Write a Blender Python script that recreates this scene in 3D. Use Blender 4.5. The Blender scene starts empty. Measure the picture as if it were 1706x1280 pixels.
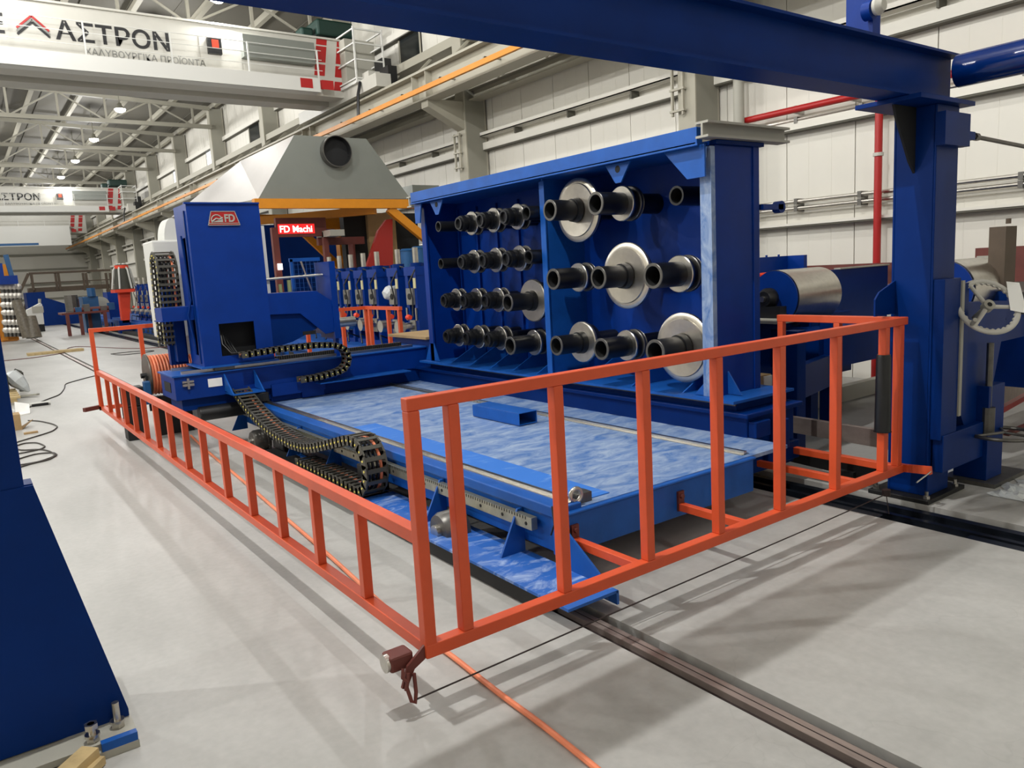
import bpy, bmesh, math, random
from mathutils import Vector, Matrix
random.seed(7)
SC = bpy.context.scene
COL = SC.collection
# ---------------------------------------------------------------- camera, world, exposure
ROT = Matrix(((0.80653084, 0.13416516, -0.57576707), (-0.58852034, 0.08972225, -0.80348847), (-0.05614104, 0.98688886, 0.15132269)))
CAM_H = 1.7
FPX = 1268.2
cd = bpy.data.cameras.new('camera'); cam = bpy.data.objects.new('camera', cd); COL.objects.link(cam)
cd.sensor_fit = 'HORIZONTAL'; cd.sensor_width = 36.0; cd.lens = 36.0 * FPX / 1706.0
cd.clip_start = 0.05; cd.clip_end = 300
M = ROT.to_4x4(); M.translation = (0, 0, CAM_H); cam.matrix_world = M
SC.camera = cam
w = bpy.data.worlds.new('world'); SC.world = w; w.use_nodes = True
w.node_tree.nodes['Background'].inputs[0].default_value = (0.75, 0.8, 0.9, 1)
w.node_tree.nodes['Background'].inputs[1].default_value = 0.4
vs = SC.view_settings
vs.view_transform = 'Standard'; vs.look = 'None'; vs.gamma = 1.0; vs.use_curve_mapping = False
vs.exposure = -0.08
LAMP_W = 262.0
LAMP_COL = (1.0, 0.99, 0.97)
def hall_light(x, y, z, power, size=0.25):
    l = bpy.data.lights.new('high_bay_or_fill_light', 'POINT'); l.shadow_soft_size = size; l.energy = power
    l.color = LAMP_COL
    o = bpy.data.objects.new('high_bay_or_fill_light', l); COL.objects.link(o); o.location = (x, y, z)
    return o
LAMPS = [(5.3, y) for y in (-6.3, -0.4, 5.5, 11.4, 17.2, 23.05, 28.9, 34.8, 40.6, 46.4, 52.3, 58.1, 64.0)]
LAMPS += [(1.25, y) for y in (-3.0, 3.35, 9.6, 15.5, 21.5, 28.9, 40.6, 52.3, 64.0)]
LAMPS += [(-4.5, y) for y in (6.5, 12.4, 20.0, 34.8, 46.4, 58.1)]  # this row and the next are unseen, added to brighten the right wall
LAMPS += [(-9.0, y) for y in (3.7, 17.2, 34.8, 52.3)]
for (x, y) in LAMPS:
    p = LAMP_W
    if x == 1.25 and y == 3.35: p = LAMP_W * 4.6
    if x == 5.3: p *= 0.5 if y < 8 else 0.95
    elif x == 1.25 and y != 3.35: p *= 0.75
    if x < 0: p *= 3.6
    hall_light(x, y, 7.3 if x == 5.3 else 7.7, p, 0.045 if abs(y - 3) < 9 else 0.15)

# ---------------------------------------------------------------- pixel rays -> real points (used to read measurements)
def _ray(u, v):
    return ROT @ Vector(((u - 853) / FPX, -(v - 640) / FPX, -1.0))
def Zp(u, v, z=0.0):
    d = _ray(u, v); t = (z - CAM_H) / d.z; return Vector((d.x * t, d.y * t, z))
def Xp(u, v, x):
    d = _ray(u, v); t = x / d.x; return Vector((x, d.y * t, CAM_H + d.z * t))
def Yp(u, v, y):
    d = _ray(u, v); t = y / d.y; return Vector((d.x * t, y, CAM_H + d.z * t))

# ---------------------------------------------------------------- materials
def lin(c):
    c /= 255.0
    return c / 12.92 if c <= 0.04045 else ((c + 0.055) / 1.055) ** 2.4
def rgb(r, g, b): return (lin(r), lin(g), lin(b), 1)
MATS = {}
def mat(name, col, rough=0.5, metal=0.0, noise=0.0, nscale=8.0, col2=None, bump=0.0, bscale=60.0, emit=None, estr=0.0, coat=0.0, aniso=0.0, stretch=None, spec=None):
    m = bpy.data.materials.new(name); m.use_nodes = True
    nt = m.node_tree; b = nt.nodes['Principled BSDF']
    b.inputs['Base Color'].default_value = col
    b.inputs['Roughness'].default_value = rough
    b.inputs['Metallic'].default_value = metal
    b.inputs['Coat Weight'].default_value = coat
    b.inputs['Anisotropic'].default_value = aniso
    if spec is not None: b.inputs['Specular IOR Level'].default_value = spec
    if emit: b.inputs['Emission Color'].default_value = emit; b.inputs['Emission Strength'].default_value = estr
    tc = nt.nodes.new('ShaderNodeTexCoord'); mp = nt.nodes.new('ShaderNodeMapping')
    nt.links.new(tc.outputs['Object'], mp.inputs[0])
    if stretch: mp.inputs['Scale'].default_value = stretch
    if noise > 0 or col2:
        n = nt.nodes.new('ShaderNodeTexNoise'); n.inputs['Scale'].default_value = nscale; n.inputs['Detail'].default_value = 6; n.inputs['Roughness'].default_value = 0.6
        nt.links.new(mp.outputs[0], n.inputs['Vector'])
        mr = nt.nodes.new('ShaderNodeMapRange'); mr.inputs[1].default_value = 0.35; mr.inputs[2].default_value = 0.65
        mr.inputs[3].default_value = 0; mr.inputs[4].default_value = 1
        nt.links.new(n.outputs[0], mr.inputs[0])
        mx = nt.nodes.new('ShaderNodeMix'); mx.data_type = 'RGBA'
        c2 = col2 if col2 else tuple(c * (1 - noise) for c in col[:3]) + (1,)
        mx.inputs[6].default_value = col; mx.inputs[7].default_value = c2
        nt.links.new(mr.outputs[0], mx.inputs[0]); nt.links.new(mx.outputs[2], b.inputs['Base Color'])
    if bump > 0:
        n2 = nt.nodes.new('ShaderNodeTexNoise'); n2.inputs['Scale'].default_value = bscale; n2.inputs['Detail'].default_value = 4
        nt.links.new(mp.outputs[0], n2.inputs['Vector'])
        bp = nt.nodes.new('ShaderNodeBump'); bp.inputs['Strength'].default_value = bump; bp.inputs['Distance'].default_value = 0.01
        nt.links.new(n2.outputs[0], bp.inputs['Height']); nt.links.new(bp.outputs[0], b.inputs['Normal'])
    MATS[name] = m
    return m
mat('blue', rgb(0, 50, 134), 0.42, noise=0.15, nscale=3, spec=.22)
mat('blue_dark', rgb(0, 42, 110), 0.42, noise=0.15, nscale=3, spec=.12)
mat('blue_gloss', rgb(0, 36, 100), 0.18, coat=.3)
mat('blue_mid', rgb(20, 86, 170), 0.45, noise=0.2, nscale=5, spec=.3)
mat('orange', rgb(212, 82, 42), 0.42, noise=0.1, nscale=6)
mat('orange_hose', rgb(238, 138, 98), 0.45, noise=0.08, nscale=20)
mat('black', rgb(18, 19, 22), 0.38, noise=0.3, nscale=15)
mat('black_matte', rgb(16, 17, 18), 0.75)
mat('chain_black', rgb(72, 70, 62), 0.45)
mat('steel', rgb(200, 196, 188), 0.28, 1.0, noise=0.12, nscale=25)
mat('steel_disc', rgb(214, 208, 196), 0.33, 1.0, noise=0.12, nscale=12, bump=0.05, bscale=200, aniso=0.5)
mat('steel_dark', rgb(110, 108, 104), 0.4, 0.8, noise=0.2, nscale=20)
mat('strip_steel', rgb(184, 184, 166), 0.32, 0.8, noise=0.25, nscale=12)
mat('yellow', rgb(212, 134, 14), 0.5, noise=0.1, nscale=5)
mat('yellow_pin', rgb(235, 220, 110), 0.5)
mat('white_paint', rgb(188, 186, 177), 0.45, noise=0.05, nscale=4)
mat('white_plain', rgb(205, 205, 200), 0.6)
mat('grey_paint', rgb(165, 163, 152), 0.55, noise=0.06, nscale=2)
mat('grey_column', rgb(138, 136, 124), 0.6, noise=0.05, nscale=2)
mat('wall_panel', rgb(220, 217, 207), 0.55, noise=0.035, nscale=0.8)
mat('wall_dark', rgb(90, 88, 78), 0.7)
mat('roof_deck', rgb(100, 97, 87), 0.7, noise=0.08, nscale=1)
mat('truss_steel', rgb(138, 135, 122), 0.6)
mat('roof_steel', rgb(166, 162, 147), 0.6, noise=0.05, nscale=2)
mat('red', rgb(165, 20, 20), 0.4)
mat('wheel_grey', rgb(196, 194, 186), 0.4)
mat('paper_pale', rgb(200, 194, 150), 0.6)
mat('steel_block', rgb(150, 148, 142), 0.4, 0.6, noise=0.2, nscale=20)
mat('red_dark', rgb(150, 28, 20), 0.5)
mat('red_orange', rgb(222, 62, 30), 0.45)
mat('maroon', rgb(105, 48, 40), 0.6, noise=0.2, nscale=6)
mat('brown_steel', rgb(88, 74, 60), 0.65, noise=0.2, nscale=5)
mat('hood_grey', rgb(132, 136, 130), 0.42, 0.35, noise=0.06, nscale=2)
mat('hood_lit', rgb(186, 182, 178), 0.5, 0.1, noise=0.04, nscale=2)  # the hood's sheet metal again, its lit side painted in as a paler tone
mat('rail_steel', rgb(172, 158, 150), 0.38, 0.55, noise=0.25, nscale=10, stretch=(4, 0.5, 1))
mat('rail_brown', rgb(42, 28, 26), 0.7, noise=0.3, nscale=10)
mat('channel', rgb(16, 17, 18), 0.6, noise=0.3, nscale=6)
mat('channel_steel', rgb(60, 68, 82), 0.25, 0.8, noise=0.3, nscale=5)
mat('wood', rgb(196, 172, 124), 0.7, noise=0.25, nscale=12)
mat('cardboard', rgb(170, 142, 100), 0.8, noise=0.12, nscale=8)
mat('paper', rgb(240, 240, 236), 0.7)
mat('green', rgb(6, 42, 34), 0.5)
mat('motor_blue', rgb(20, 80, 130), 0.45, noise=0.1, nscale=8)
mat('cable', rgb(60, 56, 52), 0.6)
mat('wrap_plastic', rgb(120, 112, 98), 0.4, noise=0.4, nscale=14, bump=0.6, bscale=14)
mat('glass_dark', rgb(40, 44, 44), 0.12, noise=0.4, nscale=3)
mat('plastic_bag', rgb(200, 205, 206), 0.25, bump=0.8, bscale=12)
mat('lamp_glow', (1, 1, 1, 1), 0.5, emit=(1, 0.97, 0.92, 1), estr=30)
mat('led_red', rgb(120, 10, 10), 0.5, emit=(1, 0.02, 0.02, 1), estr=1.2)
mat('led_text', (1, 1, 1, 1), 0.5, emit=(1, 0.75, 0.7, 1), estr=2.2)
mat('window_glow', (0.8, 0.85, 0.9, 1), 0.4, emit=(0.9, 0.95, 1, 1), estr=0.8)
mat('light_green', rgb(150, 160, 110), 0.5)
mat('bag_dark', rgb(60, 60, 52), 0.7)
mat('ink', rgb(24, 24, 26), 0.6)
mat('ink_grey', rgb(130, 130, 126), 0.6)
# blue with a dusty, chalky smear on it (dust lies on the plates)
def dusty(name, base, dust, lo, hi, scale):
    m = mat(name, base, 0.6)
    nt = m.node_tree; b = nt.nodes['Principled BSDF']
    tc = nt.nodes.new('ShaderNodeTexCoord'); mp = nt.nodes.new('ShaderNodeMapping'); mp.inputs['Scale'].default_value = (1.0, 2.2, 1)
    mp.inputs['Rotation'].default_value = (0, 0, 0.5)
    nt.links.new(tc.outputs['Object'], mp.inputs[0])
    n = nt.nodes.new('ShaderNodeTexNoise'); n.inputs['Scale'].default_value = scale; n.inputs['Detail'].default_value = 8; n.inputs['Roughness'].default_value = 0.68; n.inputs['Distortion'].default_value = 0.8
    nt.links.new(mp.outputs[0], n.inputs['Vector'])
    mr = nt.nodes.new('ShaderNodeMapRange'); mr.inputs[1].default_value = lo; mr.inputs[2].default_value = hi
    nt.links.new(n.outputs[0], mr.inputs[0])
    mx = nt.nodes.new('ShaderNodeMix'); mx.data_type = 'RGBA'; mx.inputs[6].default_value = base; mx.inputs[7].default_value = dust
    nt.links.new(mr.outputs[0], mx.inputs[0]); nt.links.new(mx.outputs[2], b.inputs['Base Color'])
    return m
dusty('blue_dusty', rgb(52, 100, 164), rgb(150, 168, 194), 0.34, 0.66, 4.5)
dusty('blue_dusty2', rgb(30, 92, 176), rgb(170, 190, 220), 0.5, 0.72, 3.5)
dusty('blue_clean', rgb(44, 112, 200), rgb(120, 160, 215), 0.55, 0.75, 3.5)
# concrete floor
def concrete():
    m = mat('concrete', rgb(205, 200, 190), 0.42)
    nt = m.node_tree; b = nt.nodes['Principled BSDF']; b.inputs['Specular IOR Level'].default_value = 0.35
    tc = nt.nodes.new('ShaderNodeTexCoord')
    n1 = nt.nodes.new('ShaderNodeTexNoise'); n1.inputs['Scale'].default_value = 0.9; n1.inputs['Detail'].default_value = 9; n1.inputs['Roughness'].default_value = 0.62
    mp = nt.nodes.new('ShaderNodeMapping'); mp.inputs['Scale'].default_value = (1, 0.45, 1); mp.inputs['Rotation'].default_value = (0, 0, 0.9)
    nt.links.new(tc.outputs['Object'], mp.inputs[0]); nt.links.new(mp.outputs[0], n1.inputs['Vector'])
    cr = nt.nodes.new('ShaderNodeValToRGB')
    cr.color_ramp.elements[0].position = 0.28; cr.color_ramp.elements[0].color = rgb(153, 152, 148)
    cr.color_ramp.elements[1].position = 0.62; cr.color_ramp.elements[1].color = rgb(179, 178, 174)
    nt.links.new(n1.outputs[0], cr.inputs[0])
    n2 = nt.nodes.new('ShaderNodeTexNoise'); n2.inputs['Scale'].default_value = 26; n2.inputs['Detail'].default_value = 5
    nt.links.new(tc.outputs['Object'], n2.inputs['Vector'])
    mr = nt.nodes.new('ShaderNodeMapRange'); mr.inputs[1].default_value = 0.3; mr.inputs[2].default_value = 0.7; mr.inputs[3].default_value = 0.94; mr.inputs[4].default_value = 1.03
    nt.links.new(n2.outputs[0], mr.inputs[0])
    mul = nt.nodes.new('ShaderNodeMix'); mul.data_type = 'RGBA'; mul.blend_type = 'MULTIPLY'; mul.inputs[0].default_value = 1
    nt.links.new(cr.outputs[0], mul.inputs[6]); nt.links.new(mr.outputs[0], mul.inputs[7])
    # hairline cracks and scuffs
    v = nt.nodes.new('ShaderNodeTexVoronoi'); v.feature = 'DISTANCE_TO_EDGE'; v.inputs['Scale'].default_value = 0.55
    nw = nt.nodes.new('ShaderNodeTexNoise'); nw.inputs['Scale'].default_value = 2.2; nw.inputs['Detail'].default_value = 4
    nt.links.new(tc.outputs['Object'], nw.inputs['Vector'])
    ad = nt.nodes.new('ShaderNodeMix'); ad.data_type = 'RGBA'; ad.inputs[0].default_value = 0.35
    nt.links.new(tc.outputs['Object'], ad.inputs[6]); nt.links.new(nw.outputs[1], ad.inputs[7]); nt.links.new(ad.outputs[2], v.inputs['Vector'])
    ck = nt.nodes.new('ShaderNodeMapRange'); ck.inputs[1].default_value = 0.0; ck.inputs[2].default_value = 0.0022; ck.inputs[3].default_value = 0.94; ck.inputs[4].default_value = 1
    nt.links.new(v.outputs[0], ck.inputs[0])
    m2 = nt.nodes.new('ShaderNodeMix'); m2.data_type = 'RGBA'; m2.blend_type = 'MULTIPLY'; m2.inputs[0].default_value = 1
    nt.links.new(mul.outputs[2], m2.inputs[6]); nt.links.new(ck.outputs[0], m2.inputs[7])
    nt.links.new(m2.outputs[2], b.inputs['Base Color'])
concrete()

# ---------------------------------------------------------------- mesh builder
SPLIT = set('gusset leg post beam cross_beam bracket clamp anchor_bolt guide_rail rail_post stub support_arm lifting_lug corner_gusset back_rib end_panel hanger stiffener strut upright upper_strut vertical_strut diagonal_brace bearing_block shaft_end hose gear_housing spoke strap handrail lower_flange chain_bracket latch flange drive hazard_stripe shackle support frame carriage_base skirt_plate stand end_carriage'.split())
class MB:
    def __init__(s): s.v = []; s.f = []; s.m = []; s.sm = []
    def add(s, vs, fs, m=0, smooth=False):
        o = len(s.v); s.v += [Vector(p) for p in vs]
        for f in fs: s.f.append([i + o for i in f]); s.m.append(m); s.sm.append(smooth)
        return s
    def box(s, x, y, z, m=0):
        x0, x1 = sorted(x); y0, y1 = sorted(y); z0, z1 = sorted(z)
        return s.add([(x0, y0, z0), (x1, y0, z0), (x1, y1, z0), (x0, y1, z0), (x0, y0, z1), (x1, y0, z1), (x1, y1, z1), (x0, y1, z1)],
                     [(0, 3, 2, 1), (4, 5, 6, 7), (0, 1, 5, 4), (1, 2, 6, 5), (2, 3, 7, 6), (3, 0, 4, 7)], m)
    def bar(s, p, q, wd, ht, up=(0, 0, 1), m=0):
        p = Vector(p); q = Vector(q); d = (q - p).normalized(); up = Vector(up)
        sd = d.cross(up)
        if sd.length < 1e-4: sd = d.cross(Vector((1, 0, 0)))
        sd.normalize(); u = sd.cross(d).normalized()
        a = sd * wd / 2; b = u * ht / 2
        return s.add([p - a - b, p + a - b, p + a + b, p - a + b, q - a - b, q + a - b, q + a + b, q - a + b],
                     [(0, 1, 2, 3), (7, 6, 5, 4), (4, 5, 1, 0), (5, 6, 2, 1), (6, 7, 3, 2), (7, 4, 0, 3)], m)
    def frame(s, d):
        d = d.normalized(); a = Vector((0, 0, 1)) if abs(d.z) < 0.9 else Vector((1, 0, 0))
        x = d.cross(a).normalized(); return x, d.cross(x).normalized()
    def lathe(s, o, ax, prof, n=24, m=0, mids=None, cap=True):
        """prof: list of (t along axis, radius)"""
        o = Vector(o); ax = Vector(ax).normalized(); x, y = s.frame(ax)
        base = len(s.v); k = len(prof)
        for (t, r) in prof:
            for i in range(n):
                a = 2 * math.pi * i / n
                s.v.append(o + ax * t + x * (r * math.cos(a)) + y * (r * math.sin(a)))
        for j in range(k - 1):
            for i in range(n):
                i2 = (i + 1) % n
                s.f.append([base + j * n + i, base + (j + 1) * n + i, base + (j + 1) * n + i2, base + j * n + i2])
                s.m.append(mids[j] if mids else m); s.sm.append(n > 12)
        if cap:
            if prof[0][1] > 1e-5: s.f.append([base + i for i in range(n)]); s.m.append(mids[0] if mids else m); s.sm.append(False)
            if prof[-1][1] > 1e-5: s.f.append([base + (k - 1) * n + i for i in reversed(range(n))]); s.m.append(mids[-1] if mids else m); s.sm.append(False)
        return s
    def cyl(s, p, q, r, n=16, m=0, r2=None):
        p = Vector(p); q = Vector(q); L = (q - p).length
        return s.lathe(p, q - p, [(0, r), (L, r if r2 is None else r2)], n, m)
    def pipe(s, p, q, ro, ri, n=24, m=0, mi=None):
        p = Vector(p); q = Vector(q); L = (q - p).length; mi = m if mi is None else mi
        return s.lathe(p, q - p, [(L * 0.9, ri), (0, ri), (0, ro), (L, ro), (L, ri), (L * 0.9, ri)], n, m, mids=[mi, m, m, m, mi], cap=False)
    def path(s, pts, r, n=8, m=0, closed=False):
        pts = [Vector(p) for p in pts]; base = len(s.v); k = len(pts)
        px = None
        for j, p in enumerate(pts):
            d = (pts[min(j + 1, k - 1)] - pts[max(j - 1, 0)])
            if d.length < 1e-7: d = Vector((0, 0, 1))
            d.normalize()
            if px is None: px, _ = s.frame(d)
            x = (px - d * px.dot(d)); x = x.normalized() if x.length > 1e-5 else s.frame(d)[0]
            px = x; y = d.cross(x)
            for i in range(n):
                a = 2 * math.pi * i / n; s.v.append(p + x * (r * math.cos(a)) + y * (r * math.sin(a)))
        for j in range(k - 1):
            for i in range(n):
                i2 = (i + 1) % n
                s.f.append([base + j * n + i, base + (j + 1) * n + i, base + (j + 1) * n + i2, base + j * n + i2][::-1]); s.m.append(m); s.sm.append(True)
        s.f.append([base + i for i in range(n)]); s.m.append(m); s.sm.append(False)
        s.f.append([base + (k - 1) * n + i for i in reversed(range(n))]); s.m.append(m); s.sm.append(False)
        return s
    def prism(s, pts, off, m=0):
        pts = [Vector(p) for p in pts]; off = Vector(off); n = len(pts)
        nrm = Vector((0, 0, 0))
        for i in range(n): nrm += pts[i].cross(pts[(i + 1) % n])
        if nrm.dot(off) > 0: pts = pts[::-1]
        return s.add(pts + [p + off for p in pts], [list(range(n)), list(range(2 * n - 1, n - 1, -1))] + [(i, i + n, (i + 1) % n + n, (i + 1) % n) for i in range(n)], m)
    def ibeam(s, p, q, wd, ht, tf=0.015, tw=0.01, up=(0, 0, 1), m=0):
        p = Vector(p); q = Vector(q); up = Vector(up).normalized()
        s.bar(p + up * (ht / 2 - tf / 2), q + up * (ht / 2 - tf / 2), wd, tf, up, m)
        s.bar(p - up * (ht / 2 - tf / 2), q - up * (ht / 2 - tf / 2), wd, tf, up, m)
        return s.bar(p, q, tw, ht - 2 * tf, up, m)
    def clusters(s):
        # loose pieces whose bounds touch belong together
        p = list(range(len(s.v)))
        def f(a):
            while p[a] != a: p[a] = p[p[a]]; a = p[a]
            return a
        for fc in s.f:
            for k in fc[1:]: p[f(k)] = f(fc[0])
        isl = {}
        for i in range(len(s.v)): isl.setdefault(f(i), []).append(i)
        bb = []
        for k, ids in isl.items():
            P = [s.v[i] for i in ids]
            bb.append([min(q.x for q in P), max(q.x for q in P), min(q.y for q in P), max(q.y for q in P), min(q.z for q in P), max(q.z for q in P), k])
        e = .002; par = {b_[6]: b_[6] for b_ in bb}
        def g(a):
            while par[a] != a: a = par[a]
            return a
        for i in range(len(bb)):
            for j in range(i):
                a, c = bb[i], bb[j]
                if a[0] <= c[1] + e and c[0] <= a[1] + e and a[2] <= c[3] + e and c[2] <= a[3] + e and a[4] <= c[5] + e and c[4] <= a[5] + e: par[g(a[6])] = g(c[6])
        grp = {}
        for q in bb: grp.setdefault(g(q[6]), []).append(q[6])
        if len(grp) < 2 or len(grp) > 100: return None
        out = []
        for ks in grp.values():
            ks = set(ks); nb = MB(); mp = {}
            for i in range(len(s.v)):
                if f(i) in ks: mp[i] = len(nb.v); nb.v.append(s.v[i])
            for fc, mm, sm in zip(s.f, s.m, s.sm):
                if fc[0] in mp: nb.f.append([mp[k] for k in fc]); nb.m.append(mm); nb.sm.append(sm)
            out.append(nb)
        return out
    def build(s, name, mats, parent=None, bevel=0.0, origin=None, link=True):
        if parent is not None and name in SPLIT:
            cl = s.clusters()
            if cl:
                return [c.build(name, mats, parent, bevel) for c in cl][0]
        if isinstance(mats, str): mats = [mats]
        if parent is not None:
            o0 = wloc(parent)
        elif origin is not None: o0 = Vector(origin)
        else:
            xs = [v.x for v in s.v]; ys = [v.y for v in s.v]; zs = [v.z for v in s.v]
            o0 = Vector(((min(xs) + max(xs)) / 2, (min(ys) + max(ys)) / 2, min(zs)))
        me = bpy.data.meshes.new(name)
        me.from_pydata([tuple(v - o0) for v in s.v], [], s.f)
        me.polygons.foreach_set('material_index', s.m); me.polygons.foreach_set('use_smooth', s.sm)
        for k in mats: me.materials.append(MATS[k])
        me.update()
        if any(s.sm):
            try: me.set_sharp_from_angle(angle=math.radians(40))
            except Exception: pass
        o = bpy.data.objects.new(name, me)
        if link: COL.objects.link(o)
        if parent is not None: o.parent = parent
        else: o.location = o0
        if bevel > 0:
            b = o.modifiers.new('bevel', 'BEVEL'); b.width = bevel; b.segments = 2; b.limit_method = 'ANGLE'; b.angle_limit = math.radians(50)
        return o
def wloc(o):
    l = Vector(o.location)
    while o.parent: o = o.parent; l += Vector(o.location)
    return l
def tag(o, label=None, cat=None, group=None, kind=None):
    if label: o['label'] = label
    if cat: o['category'] = cat
    if group: o['group'] = group
    if kind: o['kind'] = kind
    return o
def thing(name, label, cat, loc, group=None):
    o = bpy.data.objects.new(name, None); COL.objects.link(o); o.location = loc; o.empty_display_size = 0.1
    return tag(o, label, cat, group)
def copy_tree(o, off, parent=None):
    c = o.copy(); COL.objects.link(c)
    if parent is None: c.location = Vector(o.location) + Vector(off)
    else: c.parent = parent
    for ch in list(o.children): copy_tree(ch, off, c)
    return c
def text_mesh(name, s, size, mats, loc, rot, parent=None, ext=0.002, sx=1.0, bold=0.0, align='LEFT'):
    cu = bpy.data.curves.new(name, 'FONT'); cu.body = s; cu.size = size; cu.extrude = ext; cu.offset = bold; cu.align_x = align
    t = bpy.data.objects.new(name, cu); COL.objects.link(t)
    dg = bpy.context.evaluated_depsgraph_get(); dg.update()
    me = bpy.data.meshes.new_from_object(t.evaluated_get(dg)); bpy.data.objects.remove(t)
    me.name = name; me.materials.clear(); me.materials.append(MATS[mats])
    R = Matrix.Rotation(rot[2], 4, 'Z') @ Matrix.Rotation(rot[1], 4, 'Y') @ Matrix.Rotation(rot[0], 4, 'X') @ Matrix.Diagonal((sx, 1, 1, 1))
    me.transform(R)
    o = bpy.data.objects.new(name, me); COL.objects.link(o)
    if parent is not None: o.parent = parent; o.location = Vector(loc) - wloc(parent)
    else: o.location = loc
    return o
RX = (math.pi / 2, 0, 0)   # text standing upright, facing -Y

#=PART1= ---------------------------------------------------------------- the hall
XW = 9.5; YF = 74.0; YB = -9.0; XL = -16.0
b = MB()
T = 0.25
b.box((XL, 2.19), (YB, YF), (-T, 0)); b.box((2.36, 4.55), (YB, YF), (-T, 0)); b.box((4.975, XW + .3), (YB, YF), (-T, 0))
b.box((2.19, 2.36), (YB, YF), (-T, -0.09)); b.box((4.55, 4.975), (YB, YF), (-T, -0.10))
tag(b.build('floor', 'concrete', origin=(0, 0, 0)), kind='structure')
b = MB(); b.box((2.19, 2.242), (YB, YF), (-.09, -.03), 1); b.box((2.242, 2.306), (YB, YF), (-.09, -.002), 0); b.box((2.306, 2.36), (YB, YF), (-.09, -.06), 2)
b.bar((2.274, YB, -.0015), (2.274, YF, -.0015), .004, .002, m=1)
tag(b.build('track_rail', ['rail_steel', 'rail_brown', 'channel'], origin=(2.27, 0, -.09)), 'rusty floor rail in a groove, running from the foreground under the blue trolley', 'rail')
b = MB(); b.box((4.84, 4.90), (YB, YF), (-.10, -.012), 0); b.box((4.80, 4.94), (YB, YF), (-.10, -.055), 1); b.box((4.74, 4.78), (YB, YF), (-.1, -.03), 0)
b.box((4.60, 4.72), (YB, YF), (-.10, -.075), 1)
tag(b.build('track_rail', ['channel_steel', 'channel'], origin=(4.8, 0, -.1)), 'dark steel rail in the wide black floor channel at the right', 'rail')
for k, yy in enumerate((3.0, 2.05, 1.1, 0.1)):
    b = MB(); b.box((4.60, 4.68), (yy - .52, yy - .1), (-.075, -.02), 0)
    tag(b.build('clamp_bar', ['channel_steel'], bevel=.006), 'dark blue clamp bar lying in the floor channel, number %s from the gate end' % ('one', 'two', 'three', 'four')[k], 'bar')
# right wall: 1 m panels with narrow joints
b = MB(); y = 3.63 - 13.0
while y < YF:
    b.box((XW, XW + .1), (y + .006, y + .984), (0, 9.2))
    for k in (0.33, 0.66): b.box((XW - .002, XW), (y + k - .006, y + k + .006), (0, 9.0))
    y += .99
b.box((XW + .08, XW + .14), (YB, YF), (0, 9.2), 1)
tag(b.build('wall_right', ['wall_panel', 'wall_dark'], origin=(XW, 0, 0)), kind='structure')
b = MB(); b.box((XL, XW), (YF, YF + .2), (0, 10.5))
for z in (1.2, 2.4, 3.6, 4.8, 6.0): b.box((XL, XW), (YF - .14, YF), (z, z + .16), 1)
tag(b.build('wall_back', ['wall_panel', 'grey_column'], origin=(0, YF, 0)), kind='structure')
b = MB(); b.box((XL - .2, XL), (YB, YF), (0, 10.5)); tag(b.build('wall_left', 'wall_panel', origin=(XL, 0, 0)), kind='structure')
b = MB(); b.box((XL, XW), (YB - .2, YB), (0, 10.5)); tag(b.build('wall_front', 'wall_panel', origin=(0, YB, 0)), kind='structure')
# ceiling: shallow pitch rising from the right wall, ribs across
def zr(x): return 8.43 + .045 * (8.93 - x)
b = MB()
def slab(xa, xb, dz0, dz1, ya, yb, m=0):
    b.add([(xa, ya, zr(xa) + dz0), (xb, ya, zr(xb) + dz0), (xb, yb, zr(xb) + dz0), (xa, yb, zr(xa) + dz0), (xa, ya, zr(xa) + dz1), (xb, ya, zr(xb) + dz1), (xb, yb, zr(xb) + dz1), (xa, yb, zr(xa) + dz1)],
          [(0, 3, 2, 1), (4, 5, 6, 7), (0, 1, 5, 4), (1, 2, 6, 5), (2, 3, 7, 6), (3, 0, 4, 7)], m)
slab(XL, XW + .2, .32, .42, YB, YF)
for k in range(24): x = XL + .5 + k * 1.06; slab(x, x + .02, .29, .32, YB, YF)
tag(b.build('ceiling', ['roof_deck'], origin=(0, 0, 9)), kind='structure')
b = MB()
for k in range(17):
    x = 9.2 - k * 1.5; slab(x - .035, x + .035, .08, .30, YB, YF)
    slab(x - .09, x - .035, .08, .10, YB, YF)
tag(b.build('trim_1', ['roof_steel'], origin=(0, 0, 9)), kind='structure')
NUM = ['first', 'second', 'third', 'fourth', 'fifth', 'sixth', 'seventh', 'eighth', 'ninth', 'tenth', 'eleventh', 'twelfth', 'thirteenth', 'fourteenth']
FR = [1.55 + 6.0 * k for k in range(0, 12)]
proto = None
for k, y in enumerate(FR):
    if y < 18: continue     # the near trusses are hidden by the crane and the portal
    if proto is None:
        b = MB(); zc = 7.74
        b.bar((XL, y, zc), (8.95, y, zc), .14, .14)
        b.bar((XL, y, zr(XL)), (8.95, y, zr(8.95)), .14, .14)
        t0 = thing('roof_truss', 'pale steel roof truss spanning the hall, nearest of the row seen behind the first crane', 'truss', (0, y, zc), 'roof trusses')
        b.build('chord', 'truss_steel', t0)
        b = MB(); x = 8.3; i = 0; step = 1.5
        while x > XL + 1:
            b.bar((x, y, zc), (x, y, zr(x)), .07, .07); x -= step
        b.build('vertical_strut', 'truss_steel', t0)
        b = MB(); x = 8.3
        i = 0
        while x > XL + 2:
            p, q = ((x, y, zr(x)), (x - step, y, zc)) if i % 2 else ((x, y, zc), (x - step, y, zr(x - step)))
            b.bar(p, q, .05, .05); x -= step; i += 1
        b.build('diagonal_brace', 'truss_steel', t0); proto = t0; j = 0
    else:
        j += 1; c = copy_tree(proto, (0, y - proto.location.y, 0))
        c['label'] = 'pale steel roof truss across the hall, %s counting away from the near crane' % NUM[j]
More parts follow.
